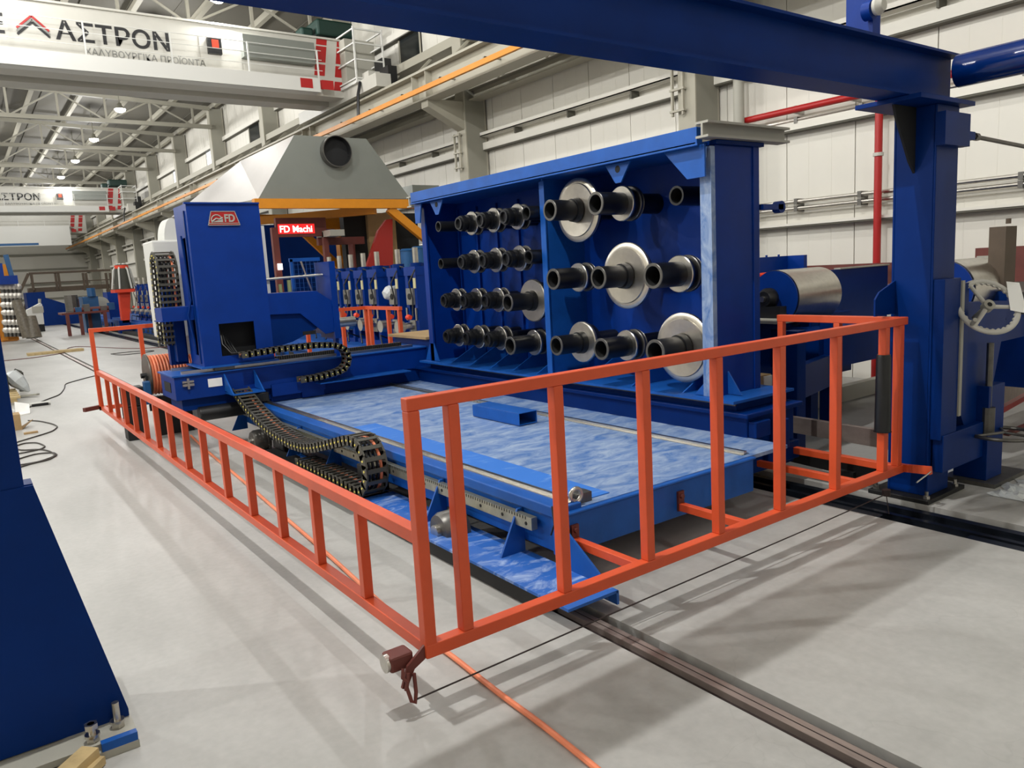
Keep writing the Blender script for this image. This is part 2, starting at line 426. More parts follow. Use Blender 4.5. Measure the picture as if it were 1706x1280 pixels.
# wall columns
proto = None; j = 0
for k, y in enumerate([1.55 + 6.02 * i for i in range(0, 12)]):
    if k == 0: continue
    if proto is None:
        t0 = thing('wall_column', 'grey steel wall column of the right wall, the nearest, behind the rack', 'column', (9.2, y, 0), 'wall columns')
        b = MB(); b.box((8.93, 8.955), (y, y + .32), (0, 8.5)); b.box((9.42, 9.45), (y, y + .32), (0, 8.5)); b.build('flange', 'roof_steel', t0)
        b = MB(); b.box((8.955, 9.42), (y + .0, y + .30), (0, 8.45)); b.build('web', 'grey_column', t0)
        b = MB(); b.prism([(8.93, y + .03, 4.55), (8.93, y + .03, 5.1), (8.1, y + .03, 5.1), (8.1, y + .03, 4.95)], (0, .26, 0)); b.build('crane_bracket', 'roof_steel', t0)
        proto = t0
    else:
        j += 1; c = copy_tree(proto, (0, y - proto.location.y, 0))
        c['label'] = 'grey steel column of the right wall, %s counting away from the rack' % NUM[j]
# crane runway girder, conductor bar, walkway beam, girts and trays along the wall
def run(name, label, cat, fn, mats, origin=None):
    b = MB(); fn(b); o = b.build(name, mats, origin=origin); return tag(o, label, cat)
gt = thing('crane_runway_girder', 'long pale steel crane girder carried on brackets along the right wall', 'girder', (8.2, 30, 5.08))
b = MB(); b.ibeam((8.2, -5, 5.36), (8.2, YF - 1, 5.36), .34, .56, .03, .016); b.box((8.16, 8.24), (-5, YF - 1), (5.64, 5.72)); b.build('beam', 'roof_steel', gt)
b = MB()
for k in range(12):
    y = 1.65 + 6.02 * k
    for d in (-.12, .42): b.box((8.04, 8.36), (y + d - .008, y + d + .008), (5.11, 5.61))
b.build('stiffener', 'roof_steel', gt)
cb = thing('conductor_bar', 'yellow enclosed power rail clipped below the crane girder', 'conductor bar', (7.85, 20, 5.1))
b = MB(); b.box((7.83, 7.89), (-5, YF - 2), (5.16, 5.25)); b.build('housing', 'yellow', cb)
b = MB()
for k in range(46):
    y = 2.2 + 1.5 * k; b.box((7.83, 8.2), (y, y + .035), (5.26, 5.28)); b.box((7.84, 7.88), (y, y + .03), (5.2, 5.28))
b.build('hanger', 'grey_column', cb)
wk = thing('walkway_beam', 'pale steel channel beam with struts running below the crane girder against the right wall', 'beam', (9.2, 30, 5.1))
b = MB(); b.ibeam((9.2, -4, 5.24), (9.2, YF, 5.24), .3, .22, .02, .02); b.build('beam', 'roof_steel', wk)
b = MB(); b.box((8.98, 9.4), (-4, YF), (6.28, 6.46)); b.build('upper_beam', 'roof_steel', wk)
b = MB()
for k in range(46):
    y = 3 + 1.5 * k; b.bar((8.4, y, 5.62), (9.1, y + .4, 5.36), .05, .05)
b.build('strut', 'roof_steel', wk); b = MB()
for k in range(46): y = 3.5 + 1.5 * k; b.bar((9.05, y, 5.34), (9.05, y, 5.66), .05, .05)
b.build('upright', 'roof_steel', wk); b = MB()
for k in range(46): y = 3 + 1.5 * k; b.bar((8.45, y, 5.7), (9.1, y, 6.3), .05, .05)
b.build('upper_strut', 'roof_steel', wk)
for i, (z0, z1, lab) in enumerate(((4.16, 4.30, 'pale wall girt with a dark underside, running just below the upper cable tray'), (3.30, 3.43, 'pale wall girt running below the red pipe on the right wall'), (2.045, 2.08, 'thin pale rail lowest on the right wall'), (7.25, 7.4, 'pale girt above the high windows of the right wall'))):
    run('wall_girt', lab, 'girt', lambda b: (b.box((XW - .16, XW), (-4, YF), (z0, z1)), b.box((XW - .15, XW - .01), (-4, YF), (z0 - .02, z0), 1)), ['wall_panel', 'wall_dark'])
run('cable_tray', 'perforated pale cable tray along the right wall above a girt', 'cable tray', lambda b: (b.box((XW - .22, XW - .04), (-4, YF), (4.42, 4.44)), b.box((XW - .22, XW - .215), (-4, YF), (4.42, 4.50)), [b.box((XW - .2, XW - .02), (y, y + .03), (4.30, 4.42), 1) for y in [1.2 + 1.6 * k for k in range(44)]]), ['wall_panel', 'wall_dark'])
rp = thing('fire_pipe', 'bright red pipe running along the right wall and dropping behind the blue portal column', 'pipe', (9.3, 5.5, 0))
b = MB(); b.path([(9.3, -4, 3.55), (9.3, 7.15, 3.55)], .045, 12); b.path([(9.25, 5.04, 3.55), (9.25, 5.04, 0)], .045, 12); b.build('pipe', 'red', rp)
b = MB()
for y in (6.2, 5.4, 4.5, 3.5): b.box((9.3, XW), (y, y + .03), (3.5, 3.6))
b.cyl((9.25, 5.04, 2.78), (9.25, 5.04, 2.82), .06); b.build('clamp', 'white_paint', rp)
for z, yy, lab in ((3.42, 6.95, 'bare steel conduit just under the red pipe'), (2.36, 6.9, 'upper of the bare steel handrail pipes low on the right wall'), (2.27, 6.9, 'lower of the bare steel handrail pipes low on the right wall')):
    pt = thing('wall_pipe', lab, 'pipe', (9.32, 3, z))
    b = MB(); b.cyl((9.36, -4, z), (9.36, yy + (60 if z < 3 else 0), z), .028, 10); b.build('pipe', 'steel', pt)
    b = MB()
    for k in range(10): y = 6.2 - k * .9; b.box((9.33, XW), (y, y + .05), (z - .04, z + .04))
    b.build('bracket', 'steel_dark', pt)
run('drain_pipe', 'pale grey round downpipe beside the nearest wall column', 'pipe', lambda b: b.cyl((9.2, 7.03, 0), (9.2, 7.03, 8.3), .075, 16), 'grey_paint')
# ladder-like cable tray ends on the two nearest columns
for y in (7.62, 13.62):
    b = MB()
    for x in (8.85,):
        b.box((8.86, 8.9), (y + .12, y + .15), (3.75, 4.5)); b.box((8.86, 8.9), (y + .32, y + .35), (3.75, 4.5))
    for z in (3.8, 4.1, 4.45): b.box((8.85, 8.9), (y + .1, y + .37), (z, z + .03))
    tag(b.build('cable_ladder', 'roof_steel'), 'short cable ladder fixed to the %s wall column' % ('nearest' if y < 10 else 'second nearest'), 'ladder')
# high windows in the right wall
for i, (y0, y1, z0, z1, mm) in enumerate(((16.05, 17.1, 6.58, 7.25, 'glass_dark'), (27.5, 28.75, 6.52, 7.25, 'glass_dark'), (33.3, 34.6, 6.56, 7.22, 'window_glow'), (39.5, 40.7, 6.56, 7.22, 'window_glow'))):
    b = MB(); b.box((XW - .03, XW + .02), (y0, y1), (z0, z1), 0)
    for a, c in ((y0, y0 + .05), (y1 - .05, y1)): b.box((XW - .05, XW), (a, c), (z0, z1), 1)
    tag(b.build('window_%d' % (i + 1), [mm, 'roof_steel']), kind='structure')
# high bay lamps
proto = None; j = 0
for (x, y) in LAMPS:
    if y < 10 or x < 1.2: continue
    z = 7.62 if x == 5.3 else 8.05
    if proto is None:
        t0 = thing('high_bay_lamp', '', 'lamp', (x, y, z), 'high bay lamps')
        b = MB(); b.lathe((x, y, z + .22), (0, 0, -1), [(0, .05), (.1, .08), (.18, .17), (.2, .18)], 20); b.build('housing', 'grey_column', t0)
        b = MB(); b.lathe((x, y, z + .02), (0, 0, -1), [(0, .17), (.06, .15), (.1, .08), (.11, 0)], 20); b.build('lens', 'lamp_glow', t0)
        b = MB(); b.cyl((x, y, z + .22), (x, y, zr(x) + .31), .015, 8); b.build('suspension_rod', 'grey_column', t0); proto = t0; c = t0
    else: c = copy_tree(proto, Vector((x, y, z)) - Vector(proto.location))
    c['label'] = 'round high bay lamp glowing under the roof, at the %s bay of the %s row' % ((NUM[j % 11]), 'right-hand' if x == 5.3 else 'central'); j += 1
#=PART2= ---------------------------------------------------------------- trolley
tr = thing('tool_trolley', 'long blue flat trolley on floor rails, dusty deck with steel tracks, behind the orange railing', 'trolley', (3.3, 6, 0))
YR = 8.6
b = MB(); b.box((2.46, 4.45), (3.03, YR), (.375, .40)); b.build('deck_plate', 'blue_dusty', tr)
b = MB(); b.box((2.60, 2.86), (3.10, 6.1), (.40, .405)); b.build('deck_strip', 'blue_clean', tr)
b = MB()
b.box((2.40, 4.04), (3.0, 3.06), (.17, .385)); b.box((2.42, 4.05), (2.985, 3.03), (.385, .40)); fb = b.build('front_beam', 'blue_mid', tr, bevel=.008)
b = MB(); b.box((2.41, 2.58), (3.02, YR), (.37, .43)); b.box((2.43, 2.49), (3.02, YR), (.17, .37)); b.build('side_beam', 'blue_mid', tr, bevel=.006)
b = MB(); b.box((2.53, 2.555), (3.05, YR), (.43, .448)); b.box((2.505, 2.58), (3.05, YR), (.43, .434)); b.build('guide_rail', 'steel', tr)
b = MB(); b.box((4.035, 4.06), (3.07, YR), (.40, .425)); b.box((4.01, 4.085), (3.07, YR), (.40, .406)); b.build('guide_rail', 'steel', tr)
b = MB(); b.box((2.37, 2.41), (3.2, YR), (.275, .345))
gk = b.build('gear_rack', 'strip_steel', tr)
b = MB()
for k in range(70):
    y = 3.25 + k * .075
    if k % 3 == 0: b.cyl((2.368, y, .305), (2.372, y, .305), .011, 8)
    for q in range(3): b.box((2.3685, 2.371), (y + q * .025, y + q * .025 + .006), (.328, .345))
b.build('rack_marks', 'black_matte', gk)
b = MB(); b.box((2.12, 2.44), (2.61, 5.0), (.09, .105)); b.box((2.43, 2.445), (2.61, 2.9), (.03, .1)); b.build('lower_flange', 'blue_dusty2', tr)
b = MB(); b.box((2.125, 2.135), (2.85, 5.0), (.012, .09)); b.build('flange_side_shade', 'black_matte', tr)  # black strip: dark side of the flange, plus the shadow beneath painted in
b = MB()
for k in range(7):
    y = 3.35 + k * .85
    b.prism([(2.26, y, .105), (2.43, y, .105), (2.43, y, .36), (2.39, y, .36)], (0, .014, 0))
b.prism([(2.44, 3.0, .105), (2.44, 2.66, .105), (2.44, 3.0, .33)], (-.014, 0, 0))
b.build('gusset', 'blue_mid', tr)
for (x, y) in ((2.3, 3.95), (2.3, 7.6), (4.75, 3.9), (4.75, 7.4)):
    b = MB(); b.lathe((x - .09, y, .12), (1, 0, 0), [(0, .03), (.0, .1), (.03, .115), (.13, .115), (.13, .125), (.16, .125), (.16, .03)], 28); wh = b.build('wheel', 'steel_dark', tr)
    b = MB(); b.lathe((x - .12, y, .12), (1, 0, 0), [(0, .02), (.0, .045), (.04, .045)], 16); b.build('hub', 'steel', wh)
for (x, y) in ((2.44, 5.05), (2.44, 7.0)):
    b = MB(); b.box((x - .12, x), (y, y + .3), (.1, .28)); b.build('motor_box', 'black', tr, bevel=.01)
b = MB()
b.box((4.44, 5.0), (3.35, YR), (.12, .55)); b.box((4.38, 5.05), (3.3, YR), (.55, .585))
b.box((4.45, 4.62), (3.28, 3.35), (.40, .52)); b.box((4.7, 4.8), (3.25, 3.35), (.28, .5)); b.box((4.62, 5.0), (3.3, 3.35), (.16, .3))
b.build('rack_beam', 'blue_dark', tr, bevel=.008)
b = MB(); b.box((2.10, 2.44), (5.0, 7.3), (.075, .085)); b.box((2.09, 2.10), (5.0, 7.3), (.075, .12)); b.build('chain_trough', 'black_matte', tr)
b = MB(); b.box((2.33, 2.335), (5.15, 6.6), (.085, .14)); b.box((2.30, 2.335), (5.15, 6.6), (.14, .145)); b.build('trough_angle', 'blue_mid', tr)
# loose items on the deck
b = MB()
def tube_box(b, cx, cy, z0, L, wd, ht, t, ang):
    R = Matrix.Rotation(ang, 3, 'Z'); c = Vector((cx, cy, z0))
    def bb(x, y, z):
        base = len(b.v); b.box(x, y, z)
        for i in range(base, len(b.v)): b.v[i] = R @ b.v[i] + c
    bb((-wd / 2, wd / 2), (-L / 2, L / 2), (0, t)); bb((-wd / 2, wd / 2), (-L / 2, L / 2), (ht - t, ht))
    bb((-wd / 2, -wd / 2 + t), (-L / 2, L / 2), (t, ht - t)); bb((wd / 2 - t, wd / 2), (-L / 2, L / 2), (t, ht - t))
tube_box(b, 3.70, 5.31, .406, .68, .19, .105, .006, .02)
tag(b.build('box_section_tube', 'blue_mid', bevel=.003), 'short blue rectangular steel tube lying on the dusty deck', 'steel tube')
b = MB(); b.box((2.60, 2.70), (3.07, 3.15), (.40, .455)); b.cyl((2.62, 3.08, .455), (2.62, 3.08, .458), .012)
tag(b.build('clamp_block', 'steel_dark', bevel=.006), 'small grey steel block at the front left corner of the trolley deck', 'block')
b = MB()
pts = [(2.575 + .038 * math.cos(a), 3.06, .46 + .038 * math.sin(a)) for a in [2 * math.pi * i / 24 for i in range(25)]]
b.path(pts, .012, 10); b.cyl((2.575, 3.06, .40), (2.575, 3.06, .425), .02)
tag(b.build('eye_bolt', 'steel'), 'lifting eye bolt standing at the front left corner of the trolley deck', 'eye bolt')
b = MB(); b.box((4.15, 4.36), (8.2, 8.5), (.40, .41)); b.prism([(4.16, 8.2, .41), (4.33, 8.2, .41), (4.36, 8.2, .46), (4.2, 8.2, .475)], (0, .28, 0), 0)
tag(b.build('wood_block', 'wood'), 'splintered pale wood block on the deck corner beside the rack end', 'wood')
b = MB(); b.path([(2.44, 3.03, .41), (2.42, 2.99, .33), (2.41, 2.97, .24), (2.44, 2.96, .2), (2.47, 2.97, .24), (2.46, 3.0, .32)], .007, 6)
b.path([(2.40, 3.05, .44), (2.37, 3.0, .36), (2.36, 3.02, .3)], .005, 6)
tag(b.build('short_cable', 'black_matte'), 'short black cable dangling from the front left corner of the trolley', 'cable')
# ---------------------------------------------------------------- orange guard rails
OT = .05
def sq(b, p, q, w_=OT, m=0): return b.bar(p, q, w_, w_, (0, 0, 1) if abs(Vector(q).z - Vector(p).z) < .5 * (Vector(q) - Vector(p)).length else (0, 1, 0), m)
g = thing('guard_railing', 'tall orange steel railing across the front of the trolley with chain hooks at its ends', 'railing', (3.1, 2.52, .2), 'orange guard railings')
b = MB(); b.box((1.30, 4.97), (2.49, 2.54), (1.19, 1.24)); b.build('top_rail', 'orange', g, bevel=.004)
b = MB(); b.box((1.305, 4.97), (2.485, 2.54), (.205, .26)); b.build('bottom_rail', 'orange', g, bevel=.004)
for x in (1.30, 1.475, 2.00, 2.53, 3.058, 3.59, 4.145, 4.87):
    b = MB(); b.box((x, x + .05), (2.487, 2.537), (.26 if x > 1.4 else .205, 1.19)); b.build('post', 'orange', g, bevel=.004)
b = MB(); b.box((4.69, 4.74), (2.487, 2.537), (.26, 1.19)); b.build('post', 'orange', g, bevel=.004)
b = MB(); b.lathe((4.715, 2.512, .52), (0, 0, 1), [(0, .055), (.0, .05), (.48, .045), (.5, .04)], 16); sl = b.build('black_sleeve', 'black', g)
for x0, x1 in ((2.50, 2.53), (3.33, 3.37)):
    b = MB(); b.bar((x0 + .0, 2.53, .235), (x0, 3.0, .235), .045, .045); b.build('support_arm', 'orange', g, bevel=.003)
    b = MB(); b.box((x0 - .025, x0 + .025), (2.985, 3.0), (.21, .33)); b.cyl((x0, 2.97, .30), (x0, 3.0, .30), .014, 8); b.build('mount_lug', 'maroon', g)
# bumper unit, bracket and hook on the near corner
b = MB(); b.prism([(1.30, 2.5, .26), (1.22, 2.5, .20), (1.19, 2.5, .12), (1.21, 2.5, .11), (1.25, 2.5, .18), (1.30, 2.5, .205)], (0, .012, 0)); b.build('hook_plate', 'maroon', g)
b = MB(); b.path([(1.215, 2.49, .18), (1.20, 2.48, .13), (1.21, 2.47, .075), (1.225, 2.47, .06), (1.235, 2.475, .10), (1.24, 2.49, .17)], .008, 8)
b.path([(1.2, 2.5, .2), (1.19, 2.49, .17), (1.205, 2.48, .15), (1.195, 2.48, .12)], .007, 8); b.build('shackle', 'maroon', g)
b = MB(); b.box((1.16, 1.26), (2.52, 2.60), (.18, .245)); b.build('switch_body', 'maroon', g, bevel=.01)
b = MB(); b.cyl((1.15, 2.56, .212), (1.168, 2.56, .212), .036, 20); b.build('switch_cap', 'steel', g)
b = MB(); b.bar((4.95, 2.485, .235), (4.945, 2.31, .25), .03, .05); b.build('end_bracket', 'orange', g)
b = MB(); b.path([(4.94, 2.31, .245), (4.90, 2.31, .235), (4.87, 2.33, .21), (4.82, 2.34, .19)], .005, 6)
b.build('end_hook', 'steel', g)
b = MB(); b.path([(1.225, 2.468, .075), (2.5, 2.455, .10), (3.8, 2.44, .12), (4.62, 2.43, .14)], .0035, 6); b.cyl((4.62, 2.43, .13), (4.62, 2.43, .17), .025, 12); b.path([(4.62, 2.43, .14), (4.60, 2.40, .02)], .0035, 6); b.build('trip_cable', 'rail_brown', g)
g = thing('guard_railing', 'long low orange steel railing along the left side of the trolley', 'railing', (1.34, 6.7, .2), 'orange guard railings')
b = MB(); b.box((1.315, 1.37), (2.545, 10.8), (.655, .71)); b.build('top_rail', 'orange', g, bevel=.004)
b = MB(); b.box((1.315, 1.37), (2.545, 10.85), (.20, .25)); b.build('bottom_rail', 'orange', g, bevel=.004)
y = 3.08
while y < 10.7:
    b = MB(); b.box((1.32, 1.365), (y, y + .045), (.25, .655)); b.build('post', 'orange', g, bevel=.003); y += .5465
g = thing('guard_railing', 'orange steel railing returning from the right end of the front railing along the trolley', 'railing', (4.93, 2.9, .2), 'orange guard railings')
b = MB(); b.box((4.92, 4.97), (2.545, 3.44), (1.19, 1.24)); b.build('top_rail', 'orange', g, bevel=.004)
b = MB(); b.box((4.92, 4.97), (2.545, 3.40), (.20, .25)); b.build('bottom_rail', 'orange', g, bevel=.004)
for y in (2.94, 3.39):
    b = MB(); b.box((4.92, 4.965), (y, y + .045), (.25, 1.19)); b.build('post', 'orange', g, bevel=.003)
b = MB(); b.box((4.45, 4.49), (2.55, 3.28), (.2, .245)); b.build('inner_rail', 'orange', g, bevel=.003)
g = thing('guard_railing', 'tall orange steel railing closing the far end of the trolley, behind the blue column', 'railing', (3.1, 10.83, .2), 'orange guard railings')
b = MB(); b.box((1.30, 5.10), (10.8, 10.85), (1.19, 1.24)); b.build('top_rail', 'orange', g)
b = MB(); b.box((1.30, 5.10), (10.8, 10.85), (.20, .25)); b.build('bottom_rail', 'orange', g)
for x in (1.30, 1.86, 2.45, 3.0, 3.55, 4.1, 4.66, 5.05):
    b = MB(); b.box((x, x + .05), (10.8, 10.85), (.25 if x > 1.4 else .2, 1.19)); b.build('post', 'orange', g)
b = MB(); b.bar((1.32, 10.86, .24), (1.12, 10.75, .24), .05, .05); b.build('end_bracket', 'maroon', g)
g = thing('guard_railing', 'orange steel railing returning along the far right corner of the trolley, before the roll stands', 'railing', (5.08, 10.2, .2), 'orange guard railings')
b = MB(); b.box((5.05, 5.10), (9.68, 10.795), (1.19, 1.24)); b.build('top_rail', 'orange', g)
for y in (10.66, 10.05, 9.7):
    b = MB(); b.box((5.05, 5.10), (y, y + .05), (.2, 1.19)); b.build('post', 'orange', g)
b = MB(); b.box((5.05, 5.10), (9.68, 10.795), (.20, .25)); b.build('bottom_rail', 'orange', g)
# ---------------------------------------------------------------- tooling rack
RY0, RY1, RYM = 3.6, 7.74, 5.53
rk = thing('tooling_rack', 'big open blue steel rack with round pegs holding rings and discs, standing on the trolley', 'rack', (4.6, 5.6, .585))
b = MB(); b.box((4.89, 4.94), (RY0, RY1), (.68, 2.55)); b.build('back_panel', 'blue', rk)
b = MB()
for y in [RYM + .39 * k + .2 for k in range(6)]: b.box((4.86, 4.89), (y, y + .02), (.7, 2.4))
b.build('back_rib', 'blue', rk)
b = MB(); b.box((4.44, 4.90), (RY0, RY0 + .012), (.66, 2.47)); b.box((4.86, 4.93), (RY0 - .01, RY0 + .03), (.66, 2.5)); b.build('end_panel', 'blue', rk, bevel=.004)
b = MB(); b.box((4.395, 4.44), (RY0, RY0 + .10), (.676, 2.46)); b.build('edge_flange', 'blue_dusty', rk)
b = MB(); b.box((4.42, 4.90), (RYM - .012, RYM + .012), (.66, 2.47)); b.box((4.41, 4.42), (RYM - .035, RYM + .035), (.66, 2.45)); b.build('divider', 'blue_mid', rk)
b = MB(); b.box((4.42, 4.90), (RY1 - .012, RY1), (.66, 2.47)); b.box((4.40, 4.42), (RY1 - .09, RY1), (.66, 2.42)); b.build('end_panel', 'blue', rk)
b = MB(); b.box((4.30, 4.36), (RY0 + .04, RY1 + .02), (2.47, 2.59)); b.box((4.30, 4.94), (RY0 + .05, RY1), (2.47, 2.49)); b.box((4.28, 4.31), (RY0 + .02, RY1), (2.46, 2.475)); b.build('top_beam', 'blue_mid', rk, bevel=.003)
b = MB(); b.ibeam((4.27, RY0 - .03, 2.558), (5.2, RY0 - .03, 2.558), .11, .11, .016, .016); b.ibeam((4.32, RY1 + .1, 2.5), (4.9, RY1 + .1, 2.5), .1, .12, .014, .014); b.build('cross_beam', 'grey_paint', rk)
b = MB(); b.box((4.42, 4.96), (RY0 - .03, RY0 + .35), (2.472, 2.50)); b.build('top_plate', 'blue_dark', rk)
b = MB()
b.prism([(4.33, RY0 + .0, 2.47), (4.33, RY0 + .38, 2.47), (4.33, RY0 + .16, 2.25), (4.33, RY0 + .0, 2.25)], (.015, 0, 0))
b.prism([(4.33, RY1, 2.47), (4.33, RY1 - .16, 2.47), (4.33, RY1 - .1, 2.25), (4.33, RY1, 2.25)], (.015, 0, 0))
b.build('corner_gusset', 'blue_mid', rk)
for y in (4.47, 7.27):
    b = MB(); cx = y
    outer = [(y - .14, 2.46), (y + .14, 2.46), (y + .03, 2.31), (y - .03, 2.31)]
    n = 16; hole = [(y + .028 * math.cos(2 * math.pi * i / n), 2.415 + .028 * math.sin(2 * math.pi * i / n)) for i in range(n)]
    b.prism([(4.34, p[0], p[1]) for p in outer], (.014, 0, 0))
    b.cyl((4.338, y, 2.415), (4.3395, y, 2.415), .028, 16, 1)
    b.build('lifting_lug', ['blue_mid', 'black_matte'], rk)
b = MB(); b.box((4.33, 5.05), (RY0 - .22, RY1 + .15), (.655, .675)); b.build('base_plate', 'blue_mid', rk)
b = MB(); b.box((4.45, 5.0), (RY0 - .15, RY1 + .1), (.585, .655)); b.box((4.44, 4.455), (RY0 - .15, RY1 + .1), (.62, .635), 1); b.build('base_beam', ['blue_dark', 'steel_dark'], rk)
b = MB()
for k in range(5):
    y = 5.72 + k * .39; b.prism([(4.88, y, .68), (4.4, y, .68), (4.88, y, .92)], (0, .012, 0))
for k in range(3):
    y = 3.9 + k * .55; b.prism([(4.88, y, .68), (4.4, y, .68), (4.88, y, .92)], (0, .012, 0))
b.prism([(4.40, RY0 + .02, .68), (4.40, RY0 + .19, .68), (4.40, RY0 + .02, .85)], (.012, 0, 0))
b.prism([(4.40, RY1 - .02, .68), (4.40, RY1 - .19, .68), (4.40, RY1 - .09, .88), (4.40, RY1 - .02, .88)], (.012, 0, 0))
b.prism([(4.55, RY0 - .0, .68), (4.55, RY0 - .12, .68), (4.55, RY0 - .0, .85)], (.012, 0, 0))
b.prism([(4.41, RY1 + .13, .68), (4.41, RY1, .68), (4.41, RY1, .9)], (.012, 0, 0))
b.build('gusset', 'blue_mid', rk)
b = MB(); b.box((4.95, 5.2), (RY0 - .03, RY0 + .03), (2.02, 2.06)); b.lathe((5.18, RY0 - .03, 2.04), (0, 1, 0), [(0, .045), (.06, .045)], 16); b.build('side_lug', 'blue', rk)
LC = [7.03, 6.638, 6.246, 5.854, 5.47]; LR = [2.166, 1.78, 1.388, 1.004]
RC = [5.16, 4.585, 3.99]; RR = [2.162, 1.578, 1.0]
def peg(y, z, x0, r):
    b = MB(); b.pipe((x0, y, z), (4.89, y, z), r, r * .78, 24, 0, 1); return b.build('peg', ['black', 'black_matte'], rk)
peg(LC[0], LR[0], 4.2, .055); peg(5.63, 2.18, 4.3, .065); peg(LC[0], LR[1], 4.2, .055); peg(5.63, 1.785, 4.3, .065)
peg(3.98, 2.16, 4.46, .072)
ROWN = ['top', 'second', 'third', 'bottom']; COLN = ['leftmost', 'second from the left', 'third from the left', 'rightmost']
def ring(b, x, th, r, ri, y, z, m=0, n=40, bev=.006):
    b.lathe((x, y, z), (1, 0, 0), [(0, ri), (0, r - bev), (bev, r), (th - bev, r), (th, r - bev), (th, ri)], n, m, cap=False)
def toolS(y, z, label, kind='S', R=.12, rs=.085, grp=None):
    t = thing('roller_tooling', label, 'tooling', (4.55, y, z), grp)
    if kind == 'S':
        b = MB(); b.pipe((4.20, y, z), (4.40, y, z), .062, .046, 28, 0, 1); b.lathe((4.225, y, z), (1, 0, 0), [(0, .062), (0, .076), (.02, .08), (.045, .08), (.05, .062)], 28); b.build('sleeve', ['black', 'black_matte'], t)
        b = MB(); b.lathe((4.30, y, z), (1, 0, 0), [(0, .06), (.0, .085), (.06, .088)], 28); b.build('body', 'black', t)
        b = MB(); ring(b, 4.355, .022, .121, .06, y, z); b.build('flange_ring', ['steel'], t)
        b = MB(); ring(b, 4.377, .035, .104, .06, y, z); ring(b, 4.43, .022, .118, .06, y, z, 1); b.cyl((4.45, y, z), (4.89, y, z), .06, 24); b.build('groove_body', ['black', 'steel_dark'], t)
    elif kind == 'M':
        b = MB(); b.pipe((4.20, y, z), (4.48, y, z), rs, rs * .76, 36, 0, 1); sv = b.build('sleeve', ['black', 'black_matte'], t)
        b = MB(); ring(b, 4.195, .012, rs + .002, rs * .78, y, z, n=36, bev=.003); b.build('lip', 'steel_dark', sv)
        b = MB(); ring(b, 4.475, .028, R, rs * .8, y, z); b.build('flange_ring', 'steel', t)
        b = MB(); ring(b, 4.503, .06, R * .86, rs * .8, y, z); b.build('groove_body', 'black', t)
        b = MB(); ring(b, 4.563, .035, R * 1.0, rs * .8, y, z, 0); ring(b, 4.6, .012, R * .97, rs * .8, y, z); b.build('flange_ring', 'steel_dark', t)
        b = MB(); b.cyl((4.61, y, z), (4.89, y, z), rs * .92, 32); b.build('rear_sleeve', 'black', t)
    else:
        b = MB(); b.pipe((4.20, y, z), (4.50, y, z), rs, rs * .76, 36, 0, 1); b.lathe((4.44, y, z), (1, 0, 0), [(0, rs), (0, rs + .01), (.05, rs + .018), (.06, rs)], 36); sv = b.build('sleeve', ['black', 'black_matte'], t)
        b = MB(); ring(b, 4.195, .012, rs + .002, rs * .78, y, z, n=36, bev=.003); b.build('lip', 'steel_dark', sv)
        b = MB()
        if R > .22: b.lathe((4.49, y, z), (1, 0, 0), [(0.012, rs), (0, R * .82), (.012, R * .84), (.012, R * .95), (.02, R), (.045, R), (.05, R * .97), (.05, rs)], 64, cap=False)
        else: b.lathe((4.49, y, z), (1, 0, 0), [(0.0, rs), (0, R - .008), (.008, R), (.03, R), (.034, R - .006), (.034, rs)], 56, cap=False)
        b.build('disc', 'steel_disc', t)
        b = MB(); b.cyl((4.54, y, z), (4.89, y, z), rs * .95, 32); b.lathe((4.54, y, z), (1, 0, 0), [(0, R * .9), (.05, R * .86), (.05, rs)], 40, cap=False); b.build('rear_sleeve', 'black', t)
    return t
G1 = 'roller tooling on the left half of the rack'; G2 = 'roller tooling on the right half of the rack'
for r in range(2):
    for c in (1, 2, 3):
        toolS(LC[c], LR[r], 'black single-ring roller tooling, left half of the rack, %s row, %s of three' % (ROWN[r], ('left', 'middle', 'right')[c - 1]), 'S', grp=G1)
for c in (0, 1, 2):
    toolS(LC[c], LR[2], 'black single-ring roller tooling, left half of the rack, third row, %s of three' % ('left', 'middle', 'right')[c], 'S', grp=G1)
    toolS(LC[c], LR[3], 'black single-ring roller tooling, left half of the rack, bottom row, %s of three' % ('left', 'middle', 'right')[c], 'S', grp=G1)
toolS(LC[3], 1.372, 'black sleeve with the only bright disc on the left half of the rack', 'D', .205, .082, G1)
toolS(LC[3], .965, 'larger black two-ring tooling, left half of the rack, bottom row by the divider', 'M', .125, .085, G1)
toolS(RC[0], RR[0], 'big bright disc with black sleeve, top row of the rack by the divider', 'D', .275, .088, G2)
toolS(RC[1], RR[0], 'black sleeve with two bright rings, right half of the rack, top row', 'M', .142, .09, G2)
toolS(RC[0], RR[1], 'black sleeve with two bright rings in the middle row next to the divider', 'M', .128, .09, G2)
toolS(RC[1], RR[1], 'big bright disc with black sleeve, centre of the right half of the rack', 'D', .272, .09, G2)
toolS(RC[2], RR[1], 'black sleeve with two bright rings, middle row, right end of the rack', 'M', .142, .094, G2)
toolS(RC[0], RR[2], 'smaller plain bright disc with a black sleeve in the bottom row next to the divider', 'D', .185, .085, G2)
toolS(RC[1], RR[2], 'black sleeve with two bright rings, right half of the rack, bottom row', 'M', .13, .088, G2)
toolS(RC[2], 1.01, 'big bright steel disc with a black sleeve at the bottom right, behind the orange rail', 'D', .272, .094, G2)
